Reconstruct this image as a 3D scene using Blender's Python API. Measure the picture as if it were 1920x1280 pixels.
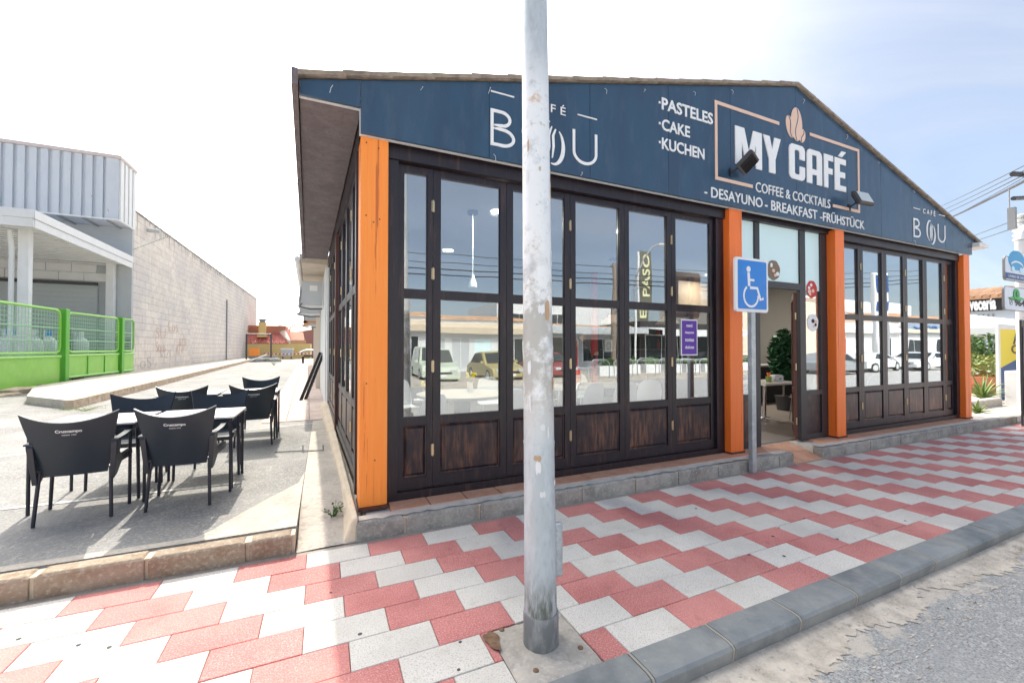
import bpy, math, random
from mathutils import Vector, Matrix
random.seed(7)
R = math.radians
D = bpy.data
scn = bpy.context.scene
COL = scn.collection
for o in list(D.objects): D.objects.remove(o)

# ------------------------------------------------------------------ camera, world, sun, exposure
FPX, YAW, PITCH, EYE = 782.0, math.atan(353/782.0), math.atan(12/782.0), 1.5
cd = D.cameras.new('camera'); cam = D.objects.new('camera', cd); COL.objects.link(cam)
cd.sensor_width = 36; cd.lens = FPX/1920*36; cd.clip_start = .05; cd.clip_end = 1500
cam.location = (0, 0, EYE); cam.rotation_euler = (R(90)+PITCH, 0, -YAW)
scn.camera = cam
SUNV = Vector((-.10, .86, 1.0)).normalized()
SUN_EL = math.asin(SUNV.z); SUN_AZ = math.atan2(SUNV.x, SUNV.y)
sd = D.lights.new('sun', 'SUN'); sun = D.objects.new('sun', sd); COL.objects.link(sun)
sd.energy = 2.05; sd.angle = R(.6); sd.color = (1, .93, .82)
sun.rotation_euler = SUNV.to_track_quat('Z', 'Y').to_euler()
w = D.worlds.new('World'); scn.world = w; w.use_nodes = True
def build_world():
    nt = w.node_tree; N = nt.nodes; L = nt.links; N.clear()
    out = N.new('ShaderNodeOutputWorld'); bg = N.new('ShaderNodeBackground'); L.new(bg.outputs[0], out.inputs[0])
    bg.inputs[1].default_value = .105
    sky = N.new('ShaderNodeTexSky'); sky.sky_type = 'NISHITA'; sky.sun_disc = False
    sky.sun_elevation = SUN_EL; sky.sun_rotation = SUN_AZ; sky.dust_density = 1.6; sky.air_density = 1.0
    tc = N.new('ShaderNodeTexCoord')
    sep = N.new('ShaderNodeSeparateXYZ'); L.new(tc.outputs['Generated'], sep.inputs[0])
    def m(op, a, b=None, clamp=False):
        n = N.new('ShaderNodeMath'); n.operation = op; n.use_clamp = clamp
        for i, v in enumerate((a, b)):
            if v is None: continue
            if hasattr(v, 'links'): L.new(v, n.inputs[i])
            else: n.inputs[i].default_value = v
        return n.outputs[0]
    zz = m('ADD', m('MAXIMUM', sep.outputs[2], 0.0), .22)
    cx = m('DIVIDE', sep.outputs[0], zz); cy = m('DIVIDE', sep.outputs[1], zz)
    cmb = N.new('ShaderNodeCombineXYZ'); L.new(cx, cmb.inputs[0]); L.new(cy, cmb.inputs[1])
    mp = N.new('ShaderNodeMapping'); L.new(cmb.outputs[0], mp.inputs[0])
    mp.inputs['Rotation'].default_value = (0, 0, R(35)); mp.inputs['Scale'].default_value = (.55, 1.5, 1)
    mp.inputs['Location'].default_value = (3.1, 1.7, 0)
    n1 = N.new('ShaderNodeTexNoise'); L.new(mp.outputs[0], n1.inputs[0])
    n1.inputs['Scale'].default_value = .9; n1.inputs['Detail'].default_value = 9; n1.inputs['Roughness'].default_value = .58; n1.inputs['Distortion'].default_value = .7
    r = N.new('ShaderNodeValToRGB'); L.new(n1.outputs[0], r.inputs[0])
    r.color_ramp.elements[0].position = .36; r.color_ramp.elements[1].position = .66
    # brightness towards the sun
    dot = N.new('ShaderNodeVectorMath'); dot.operation = 'DOT_PRODUCT'; L.new(tc.outputs['Generated'], dot.inputs[0]); dot.inputs[1].default_value = SUNV
    dd = m('MAXIMUM', dot.outputs['Value'], 0.0)
    glow = m('POWER', dd, 5.0)
    veil = m('ADD', m('MULTIPLY', r.outputs[0], .72), m('MULTIPLY', glow, .75), True)
    veil = m('MAXIMUM', veil, .45)
    cb = m('ADD', m('MULTIPLY', r.outputs[0], 1.7), 1.5)
    cc = N.new('ShaderNodeMixRGB'); cc.blend_type = 'MULTIPLY'; cc.inputs[0].default_value = 1
    cc.inputs[1].default_value = (.90, .95, 1.07, 1); L.new(cb, cc.inputs[2])
    mix = N.new('ShaderNodeMixRGB'); L.new(veil, mix.inputs[0]); L.new(sky.outputs[0], mix.inputs[1]); L.new(cc.outputs[0], mix.inputs[2])
    gm = N.new('ShaderNodeMixRGB'); gm.blend_type = 'MULTIPLY'; gm.inputs[0].default_value = 1; gm.inputs[1].default_value = (1, .955, .88, 1); L.new(m('MULTIPLY', m('POWER', dd, 8.0), 34.0), gm.inputs[2])
    ad = N.new('ShaderNodeMixRGB'); ad.blend_type = 'ADD'; ad.inputs[0].default_value = 1; L.new(mix.outputs[0], ad.inputs[1]); L.new(gm.outputs[0], ad.inputs[2])
    L.new(ad.outputs[0], bg.inputs[0])
build_world()
scn.view_settings.view_transform = 'Standard'; scn.view_settings.look = 'None'
scn.view_settings.exposure = 1.38; scn.view_settings.gamma = 1; scn.view_settings.use_curve_mapping = False
try:
    scn.cycles.max_bounces = 8; scn.cycles.transparent_max_bounces = 16; scn.cycles.use_denoising = True
    scn.cycles.sample_clamp_indirect = 6
except Exception: pass

# ------------------------------------------------------------------ unprojection of points onto real planes
_fw = Vector((math.sin(YAW)*math.cos(PITCH), math.cos(YAW)*math.cos(PITCH), math.sin(PITCH)))
_rt = Vector((math.cos(YAW), -math.sin(YAW), 0)); _up = _rt.cross(_fw)
_C = Vector((0, 0, EYE))
def ray(x, y): return _fw*FPX + _rt*(x-960) + _up*(640-y)
def onz(x, y, z=0.):
    d = ray(x, y); return _C + d*((z-EYE)/d.z)
def ony(x, y, Y):
    d = ray(x, y); return _C + d*(Y/d.y)
def onx(x, y, X):
    d = ray(x, y); return _C + d*(X/d.x)

# ------------------------------------------------------------------ materials
MATS = {}
def mat(name, col, rough=.7, metal=0., noise=(), bump=None, stretch=(1, 1, 1), coord='pos', rnd=0., emit=None, spec=None, extra=None):
    """noise: list of (scale, lo, hi, colour, amount, detail): where noise is between lo..hi mix towards colour"""
    if name in MATS: return MATS[name]
    ma = D.materials.new(name); ma.use_nodes = True; MATS[name] = ma
    nt = ma.node_tree; N = nt.nodes; L = nt.links
    b = N['Principled BSDF']; b.inputs['Roughness'].default_value = rough; b.inputs['Metallic'].default_value = metal
    if spec is not None: b.inputs['Specular IOR Level'].default_value = spec
    if coord == 'pos': g = N.new('ShaderNodeNewGeometry').outputs['Position']
    else: g = N.new('ShaderNodeTexCoord').outputs['Object']
    mp = N.new('ShaderNodeMapping'); L.new(g, mp.inputs[0]); mp.inputs['Scale'].default_value = stretch
    cur = None
    rgb = N.new('ShaderNodeRGB'); rgb.outputs[0].default_value = (*col, 1); cur = rgb.outputs[0]
    if rnd:
        oi = N.new('ShaderNodeObjectInfo'); hs = N.new('ShaderNodeHueSaturation')
        mr = N.new('ShaderNodeMapRange'); L.new(oi.outputs['Random'], mr.inputs[0]); mr.inputs[3].default_value = 1-rnd; mr.inputs[4].default_value = 1+rnd
        L.new(cur, hs.inputs['Color']); L.new(mr.outputs[0], hs.inputs['Value']); cur = hs.outputs[0]
    for (sc, lo, hi, c2, amt, det) in noise:
        n = N.new('ShaderNodeTexNoise'); n.inputs['Scale'].default_value = sc; n.inputs['Detail'].default_value = det
        n.inputs['Roughness'].default_value = .62
        L.new(mp.outputs[0], n.inputs[0])
        mr = N.new('ShaderNodeMapRange'); L.new(n.outputs[0], mr.inputs[0]); mr.inputs[1].default_value = lo; mr.inputs[2].default_value = hi
        mr.inputs[3].default_value = 0; mr.inputs[4].default_value = amt
        mx = N.new('ShaderNodeMixRGB'); L.new(mr.outputs[0], mx.inputs[0]); L.new(cur, mx.inputs[1]); mx.inputs[2].default_value = (*c2, 1); cur = mx.outputs[0]
    if extra: cur = extra(N, L, cur, g)
    L.new(cur, b.inputs['Base Color'])
    if bump:
        n = N.new('ShaderNodeTexNoise'); n.inputs['Scale'].default_value = bump[0]; n.inputs['Detail'].default_value = 6; L.new(mp.outputs[0], n.inputs[0])
        bp = N.new('ShaderNodeBump'); bp.inputs['Strength'].default_value = bump[1]; bp.inputs['Distance'].default_value = bump[2] if len(bump) > 2 else .01
        L.new(n.outputs[0], bp.inputs['Height']); L.new(bp.outputs[0], b.inputs['Normal'])
    if emit:
        b.inputs['Emission Color'].default_value = (*emit[0], 1); b.inputs['Emission Strength'].default_value = emit[1]
    return ma
def glass_mat(name, tint=(.86, .9, .9), base=.10, k=.8, rough=0.):
    ma = D.materials.new(name); ma.use_nodes = True; MATS[name] = ma
    nt = ma.node_tree; N = nt.nodes; L = nt.links; N.remove(N['Principled BSDF']); out = N['Material Output']
    t = N.new('ShaderNodeBsdfTransparent'); t.inputs[0].default_value = (*tint, 1)
    g = N.new('ShaderNodeBsdfGlossy'); g.inputs['Roughness'].default_value = rough; g.inputs[0].default_value = (.93, .96, 1, 1)
    lw = N.new('ShaderNodeLayerWeight'); lw.inputs[0].default_value = .5
    p = N.new('ShaderNodeMath'); p.operation = 'POWER'; L.new(lw.outputs['Facing'], p.inputs[0]); p.inputs[1].default_value = 2.2
    q = N.new('ShaderNodeMath'); q.operation = 'MULTIPLY_ADD'; L.new(p.outputs[0], q.inputs[0]); q.inputs[1].default_value = k; q.inputs[2].default_value = base; q.use_clamp = True
    tcd = N.new('ShaderNodeNewGeometry'); nz = N.new('ShaderNodeTexNoise'); nz.inputs['Scale'].default_value = 1.7; nz.inputs['Detail'].default_value = 1; L.new(tcd.outputs['Position'], nz.inputs[0])
    bp = N.new('ShaderNodeBump'); bp.inputs['Strength'].default_value = .35; bp.inputs['Distance'].default_value = .0025; L.new(nz.outputs[0], bp.inputs['Height']); L.new(bp.outputs[0], g.inputs['Normal'])
    mx = N.new('ShaderNodeMixShader'); L.new(q.outputs[0], mx.inputs[0]); L.new(t.outputs[0], mx.inputs[1]); L.new(g.outputs[0], mx.inputs[2]); L.new(mx.outputs[0], out.inputs[0])
    return ma
def wear_rot(N, L, cur, g):
    # reddish weathering, stronger low down where rain and sun reach
    sp = N.new('ShaderNodeSeparateXYZ'); L.new(g, sp.inputs[0])
    mr = N.new('ShaderNodeMapRange'); L.new(sp.outputs[2], mr.inputs[0]); mr.inputs[1].default_value = 1.3; mr.inputs[2].default_value = .35; mr.inputs[3].default_value = .12; mr.inputs[4].default_value = 1
    mp = N.new('ShaderNodeMapping'); L.new(g, mp.inputs[0]); mp.inputs['Scale'].default_value = (26, 26, 3.2)
    n = N.new('ShaderNodeTexNoise'); n.inputs['Scale'].default_value = 1; n.inputs['Detail'].default_value = 7; n.inputs['Roughness'].default_value = .7; L.new(mp.outputs[0], n.inputs[0])
    m2 = N.new('ShaderNodeMapRange'); L.new(n.outputs[0], m2.inputs[0]); m2.inputs[1].default_value = .42; m2.inputs[2].default_value = .66
    n3 = N.new('ShaderNodeTexNoise'); n3.inputs['Scale'].default_value = 2.6; n3.inputs['Detail'].default_value = 3; L.new(g, n3.inputs[0])
    m3 = N.new('ShaderNodeMapRange'); L.new(n3.outputs[0], m3.inputs[0]); m3.inputs[1].default_value = .38; m3.inputs[2].default_value = .58
    a = N.new('ShaderNodeMath'); a.operation = 'MULTIPLY'; L.new(mr.outputs[0], a.inputs[0]); L.new(m2.outputs[0], a.inputs[1])
    c = N.new('ShaderNodeMath'); c.operation = 'MULTIPLY'; L.new(a.outputs[0], c.inputs[0]); L.new(m3.outputs[0], c.inputs[1])
    mx = N.new('ShaderNodeMixRGB'); L.new(c.outputs[0], mx.inputs[0]); L.new(cur, mx.inputs[1]); mx.inputs[2].default_value = (.23, .105, .06, 1)
    return mx.outputs[0]

M = MATS
def road_dirt(N, L, cur, g):
    sp = N.new('ShaderNodeSeparateXYZ'); L.new(g, sp.inputs[0])
    n = N.new('ShaderNodeTexNoise'); n.inputs['Scale'].default_value = 9; n.inputs['Detail'].default_value = 9; n.inputs['Roughness'].default_value = .7; L.new(g, n.inputs[0])
    a = N.new('ShaderNodeMath'); a.operation = 'MULTIPLY_ADD'; L.new(n.outputs[0], a.inputs[0]); a.inputs[1].default_value = .9; L.new(sp.outputs[1], a.inputs[2])
    mr = N.new('ShaderNodeMapRange'); L.new(a.outputs[0], mr.inputs[0]); mr.inputs[1].default_value = 1.70; mr.inputs[2].default_value = 1.80; mr.inputs[4].default_value = .9
    mx = N.new('ShaderNodeMixRGB'); L.new(mr.outputs[0], mx.inputs[0]); L.new(cur, mx.inputs[1]); mx.inputs[2].default_value = (.70, .62, .52, 1); return mx.outputs[0]
def setup_mats():
    M['tile_red'] = mat('tile_red', (.57, .20, .18), .8, noise=[(120, .5, .64, (.80, .48, .45), .6, 2), (170, .53, .66, (.22, .03, .035), .5, 2), (2.2, .45, .7, (.36, .09, .085), .4, 5), (.9, .45, .7, (.74, .34, .29), .5, 4), (9, .58, .7, (.3, .12, .1), .35, 5)], bump=(300, .25, .003), rnd=.09)
    M['tile_white'] = mat('tile_white', (.73, .685, .615), .8, noise=[(130, .52, .64, (.36, .35, .34), .7, 2), (420, .55, .7, (.9, .88, .85), .5, 2), (2.0, .45, .70, (.50, .46, .40), .45, 6), (9, .57, .7, (.5, .44, .36), .35, 5), (30, .62, .7, (.4, .38, .36), .3, 3)], bump=(300, .25, .003), rnd=.06)
    M['mortar'] = mat('mortar', (.36, .31, .26), .95, noise=[(14, .4, .7, (.52, .47, .4), .6, 6), (60, .5, .7, (.2, .17, .14), .5, 4)], bump=(60, .6, .006))
    M['joint'] = mat('joint', (.13, .11, .10), .95, noise=[(30, .45, .7, (.25, .2, .17), .7, 4)])
    M['kerb_grey'] = mat('kerb_grey', (.235, .25, .25), .5, noise=[(5, .45, .62, (.36, .36, .34), .6, 8), (30, .64, .70, (.5, .48, .43), .5, 6), (3, .5, .72, (.09, .105, .115), .7, 8), (1.3, .5, .65, (.34, .34, .32), .6, 7)], bump=(50, .35, .006), rnd=.12)
    M['kerb_tan'] = mat('kerb_tan', (.36, .29, .215), .9, noise=[(8, .4, .65, (.25, .17, .11), .8, 8), (40, .5, .7, (.66, .6, .48), .5, 6)], bump=(35, .8, .012), rnd=.12)
    M['cream_mortar'] = mat('cream_mortar', (.66, .56, .42), .95, noise=[(20, .4, .7, (.45, .38, .28), .6, 6)], bump=(40, .6, .008))
    M['ledge_stone'] = mat('ledge_stone', (.40, .385, .35), .9, noise=[(6, .4, .62, (.2, .2, .18), .75, 9), (45, .5, .7, (.62, .58, .5), .5, 6)], bump=(40, .7, .01), rnd=.1)
    M['ledge_top'] = mat('ledge_top', (.78, .72, .62), .9, noise=[(9, .4, .7, (.45, .42, .38), .6, 7)], bump=(30, .6, .008))
    M['terracotta'] = mat('terracotta', (.66, .33, .2), .7, noise=[(7, .4, .7, (.75, .5, .36), .6, 5), (60, .5, .7, (.45, .2, .12), .4, 3)], bump=(80, .2, .003), rnd=.1)
    M['asphalt'] = mat('asphalt', (.42, .415, .40), .9, noise=[(55, .5, .60, (.70, .69, .66), .7, 4), (90, .50, .62, (.11, .11, .11), .7, 3), (1.2, .42, .7, (.42, .415, .40), .6, 6), (14, .6, .7, (.5, .48, .42), .25, 5)], bump=(160, .9, .008), extra=road_dirt)
    M['gutter'] = mat('gutter', (.74, .65, .54), .95, noise=[(8, .4, .65, (.36, .30, .24), .7, 9), (90, .5, .7, (.72, .66, .56), .6, 4), (30, .58, .7, (.2, .18, .15), .5, 5)], bump=(50, .9, .012))
    M['yard'] = mat('yard', (.22, .217, .21), .9, noise=[(45, .5, .60, (.44, .43, .40), .7, 4), (80, .5, .62, (.08, .08, .08), .6, 3), (.8, .4, .7, (.38, .37, .35), .7, 7), (5, .55, .7, (.48, .43, .36), .4, 6)], bump=(120, .7, .008))
    M['concrete_pale'] = mat('concrete_pale', (.54, .49, .42), .95, noise=[(5, .4, .66, (.40, .36, .31), .7, 8), (1.1, .485, .5, (.30, .27, .24), .0, 8), (18, .56, .64, (.32, .29, .26), .5, 6), (50, .5, .7, (.74, .69, .6), .5, 5), (1.6, .5, .62, (.3, .27, .24), .3, 9)], bump=(14, .9, .02))
    M['paint_line'] = mat('paint_line', (.75, .74, .7), .8, noise=[(20, .45, .6, (.35, .34, .32), .8, 5)])
    M['plinth'] = mat('plinth', (.78, .66, .5), .9, noise=[(5, .4, .7, (.62, .48, .33), .6, 7), (30, .55, .7, (.42, .34, .26), .5, 5)], bump=(20, .5, .01))
    M['orange_red'] = mat('orange_red', (.93, .19, .025), .42, noise=[(3, .4, .7, (1., .26, .05), .5, 4), (1, .635, .65, (.40, .07, .02), .6, 5), (2.3, .60, .72, (.50, .11, .04), .4, 8)], stretch=(22, 22, .55), bump=(2, .25, .004))
    M['orange'] = mat('orange', (1.0, .29, .035), .42, noise=[(3, .4, .7, (1., .37, .08), .55, 4), (1, .635, .65, (.40, .08, .02), .8, 5), (.5, .56, .7, (.72, .17, .03), .5, 7), (2.3, .60, .72, (.50, .13, .04), .45, 8)], stretch=(22, 22, .55), bump=(2, .25, .004))
    M['wood'] = mat('wood', (.017, .012, .019), .36, noise=[(2, .5, .7, (.045, .025, .024), .6, 5)], stretch=(30, 30, 3), bump=(3, .25, .003), extra=wear_rot)
    M['wood_panel'] = M['wood']
    M['wood'] = mat('wood_frame', (.016, .012, .019), .36, noise=[(2, .5, .7, (.040, .023, .024), .6, 5), (.6, .56, .7, (.10, .055, .04), .5, 6)], stretch=(30, 30, 3), bump=(3, .25, .003))
    M['wood_red'] = mat('wood_red', (.11, .035, .025), .5, noise=[(2, .5, .7, (.04, .015, .012), .6, 5)], stretch=(20, 20, 2))
    M['hinge'] = mat('hinge', (.62, .5, .32), .35, .8, noise=[(60, .5, .7, (.25, .17, .1), .6, 3)])
    M['sign'] = mat('sign', (.033, .070, .122), .27, bump=(1.3, .12, .03), stretch=(2.5, 2.5, .6), noise=[(4, .52, .78, (.10, .14, .185), .4, 8), (1.5, .4, .7, (.036, .10, .18), .5, 4), (9, .6, .75, (.05, .10, .16), .3, 5)], rnd=.07)
    M['white_vinyl'] = mat('white_vinyl', (.86, .87, .88), .5)
    M['peach_vinyl'] = mat('peach_vinyl', (.80, .56, .44), .5)
    M['seam'] = mat('seam', (.6, .62, .62), .6)
    M['soffit'] = mat('soffit', (.15, .13, .14), .85, noise=[(5, .4, .65, (.23, .205, .21), .7, 8), (40, .5, .7, (.05, .045, .05), .5, 5)], bump=(20, .5, .01))
    M['roof_tile'] = mat('roof_tile', (.34, .28, .22), .9, noise=[(14, .4, .65, (.18, .15, .12), .8, 7)], bump=(30, .6, .01), rnd=.2)
    M['clay'] = mat('clay', (.48, .19, .12), .85, noise=[(4, .4, .7, (.6, .3, .2), .6, 5)], rnd=.2)
    M['clay_pale'] = mat('clay_pale', (.58, .36, .22), .85, noise=[(3, .4, .7, (.4, .22, .14), .6, 5)], rnd=.25)
    M['glass'] = glass_mat('glass', base=.24, k=.66)
    M['dark_glass'] = mat('dark_glass', (.02, .03, .035), .05)
    M['film'] = mat('film', (.72, .93, .95), .25)
    M['interior_wall'] = mat('interior_wall', (.27, .255, .235), .8)
    M['interior_dark'] = mat('interior_dark', (.035, .03, .03), .6)
    M['interior_brown'] = mat('interior_brown', (.22, .16, .11), .6)
    M['ceiling'] = mat('ceiling', (.45, .45, .46), .9)
    M['floor_in'] = mat('floor_in', (.30, .26, .23), .35, noise=[(3, .4, .7, (.4, .35, .3), .6, 4)])
    M['white_plastic'] = mat('white_plastic', (.78, .79, .8), .4)
    M['table_wood'] = mat('table_wood', (.56, .5, .42), .5, noise=[(1, .45, .65, (.38, .33, .27), .7, 5)], stretch=(3, 40, 3))
    M['chrome'] = mat('chrome', (.75, .76, .78), .15, 1)
    M['galv'] = mat('galv', (.42, .46, .49), .42, .55, noise=[(9, .45, .6, (.58, .62, .65), .6, 6), (70, .5, .7, (.30, .34, .38), .5, 3)], bump=(30, .1, .002))
    def pole_extra(N, L, cur, g):
        sp = N.new('ShaderNodeSeparateXYZ'); L.new(g, sp.inputs[0])
        def ramp(a, b):
            mr = N.new('ShaderNodeMapRange'); mr.interpolation_type = 'SMOOTHSTEP'; L.new(sp.outputs[2], mr.inputs[0]); mr.inputs[1].default_value = a; mr.inputs[2].default_value = b; return mr.outputs[0]
        def mul(a, b):
            m = N.new('ShaderNodeMath'); m.operation = 'MULTIPLY'; L.new(a, m.inputs[0]); L.new(b, m.inputs[1]); return m.outputs[0]
        def noi(s, lo, hi, det=8, st=(1, 1, 1)):
            mp = N.new('ShaderNodeMapping'); L.new(g, mp.inputs[0]); mp.inputs['Scale'].default_value = st
            n = N.new('ShaderNodeTexNoise'); n.inputs['Scale'].default_value = s; n.inputs['Detail'].default_value = det; n.inputs['Roughness'].default_value = .68; L.new(mp.outputs[0], n.inputs[0])
            mr = N.new('ShaderNodeMapRange'); L.new(n.outputs[0], mr.inputs[0]); mr.inputs[1].default_value = lo; mr.inputs[2].default_value = hi; return mr.outputs[0]
        def mix(f, c, col):
            mx = N.new('ShaderNodeMixRGB'); L.new(f, mx.inputs[0]); L.new(c, mx.inputs[1]); mx.inputs[2].default_value = (*col, 1); return mx.outputs[0]
        # pale paste and paper remains in the band where posters were pasted
        band = mul(ramp(.95, 1.35), ramp(3.15, 2.7))
        cur = mix(mul(band, noi(7, .30, .46)), cur, (.86, .87, .87))
        cur = mix(mul(mul(band, ramp(2.1, 1.75)), noi(5, .46, .56)), cur, (.50, .49, .46))
        cur = mix(mul(mul(mul(band, ramp(2.35, 2.0)), noi(6, .53, .60)), noi(40, .5, .75)), cur, (.58, .47, .36))
        cur = mix(mul(mul(band, noi(30, .57, .68)), noi(2.5, .45, .6)), cur, (.32, .31, .29))
        cur = mix(mul(mul(band, noi(3.2, .58, .64)), noi(30, .4, .6)), cur, (.62, .40, .25))
        # greenish grime low on the pole
        cur = mix(mul(ramp(.42, .2), noi(14, .35, .6, 5, (3, 3, .6))), cur, (.17, .18, .15))
        return cur
    M['pole'] = mat('pole', (.47, .52, .55), .45, .2, noise=[(9, .45, .6, (.62, .68, .72), .6, 6), (50, .5, .7, (.34, .38, .42), .5, 4), (2, .45, .7, (.66, .70, .73), .5, 4)], stretch=(1, 1, .35), bump=(60, .12, .002), extra=pole_extra)
    M['collar'] = mat('collar', (.22, .24, .25), .5, .4, noise=[(20, .45, .62, (.42, .43, .43), .7, 5)], stretch=(1, 1, .4))
    M['stain'] = mat('stain', (.17, .09, .05), .8, noise=[(30, .4, .6, (.3, .2, .12), .6, 5)])
    M['blue_sign'] = mat('blue_sign', (.015, .22, .68), .35, noise=[(6, .55, .75, (.1, .35, .75), .4, 4)])
    M['white_sign'] = mat('white_sign', (.82, .83, .84), .4)
    M['chair'] = mat('chair', (.012, .022, .035), .36, noise=[(3, .4, .7, (.018, .028, .042), .5, 3)], bump=(220, .15, .002), coord='obj')
    M['chair_leg'] = mat('chair_leg', (.012, .014, .03), .4, coord='obj')
    M['chair_print'] = mat('chair_print', (.7, .72, .74), .5)
    M['table_top'] = mat('table_top', (.74, .71, .66), .35)
    M['black'] = mat('black', (.012, .012, .014), .5)
    M['dark_grey'] = mat('dark_grey', (.06, .06, .065), .5)
    M['grey'] = mat('grey', (.28, .29, .3), .6)
    M['white_paint'] = mat('white_paint', (.78, .79, .79), .6, noise=[(2, .4, .7, (.68, .68, .66), .5, 5)])
    M['cladding'] = mat('cladding', (.60, .635, .67), .5, noise=[(3, .45, .7, (.52, .57, .64), .5, 6), (7, .7, .74, (.35, .08, .08), .8, 3)], stretch=(1, 1, .5))
    M['block'] = mat('block', (.76, .71, .63), .9, noise=[(.35, .4, .62, (.58, .54, .53), .7, 5), (3, .45, .7, (.52, .42, .36), .45, 7), (25, .5, .7, (.78, .72, .66), .4, 5)], bump=(15, .4, .02), rnd=.07)
    def courses(N, L, cur, g):
        sp = N.new('ShaderNodeSeparateXYZ'); L.new(g, sp.inputs[0]); cb = N.new('ShaderNodeCombineXYZ'); L.new(sp.outputs[1], cb.inputs[0]); L.new(sp.outputs[2], cb.inputs[1])
        br = N.new('ShaderNodeTexBrick'); L.new(cb.outputs[0], br.inputs[0]); br.inputs['Scale'].default_value = 1; br.inputs['Brick Width'].default_value = .8; br.inputs['Row Height'].default_value = .37; br.inputs['Mortar Size'].default_value = .012
        mx = N.new('ShaderNodeMixRGB'); L.new(br.outputs['Fac'], mx.inputs[0]); L.new(cur, mx.inputs[1]); mx.inputs[2].default_value = (.40, .35, .31, 1); return mx.outputs[0]
    M['block_far'] = mat('block_far', (.76, .71, .63), .9, noise=[(.35, .4, .62, (.58, .54, .53), .7, 5), (3, .45, .7, (.52, .42, .36), .45, 7)], extra=courses)
    M['wall_grey'] = mat('wall_grey', (.50, .53, .54), .8, noise=[(2, .4, .7, (.42, .45, .47), .5, 6)])
    M['green'] = mat('green', (.23, .56, .07), .4, noise=[(3, .4, .7, (.30, .64, .10), .5, 3), (1.2, .55, .7, (.42, .62, .2), .4, 7)])
    M['green_dark'] = mat('green_dark', (.10, .42, .03), .4)
    M['mesh_wire'] = mat('mesh_wire', (.30, .58, .34), .5)
    M['rock'] = mat('rock', (.58, .46, .35), .95, noise=[(4, .4, .65, (.35, .26, .19), .8, 8), (25, .5, .7, (.72, .62, .5), .5, 5)], bump=(10, .9, .04), rnd=.1)
    M['yellow_wall'] = mat('yellow_wall', (.74, .55, .24), .8, noise=[(1, .4, .7, (.7, .45, .1), .5, 5)])
    M['leaf'] = mat('leaf', (.07, .16, .035), .6, rnd=.3, coord='obj', noise=[(8, .4, .7, (.14, .24, .05), .7, 3)])
    M['leaf_pale'] = mat('leaf_pale', (.22, .30, .09), .6, rnd=.2, coord='obj', noise=[(5, .4, .7, (.38, .38, .12), .7, 3)])
    M['yellow'] = mat('yellow', (.85, .68, .02), .5)
    M['navy'] = mat('navy', (.01, .07, .24), .5)
    M['red'] = mat('red', (.55, .03, .03), .4)
    M['purple'] = mat('purple', (.12, .04, .38), .5)
    M['skin'] = mat('skin', (.5, .3, .22), .6)
    M['lamp_on'] = mat('lamp_on', (1, 1, 1), .5, emit=((1, .95, .85), 3))
setup_mats()

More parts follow.
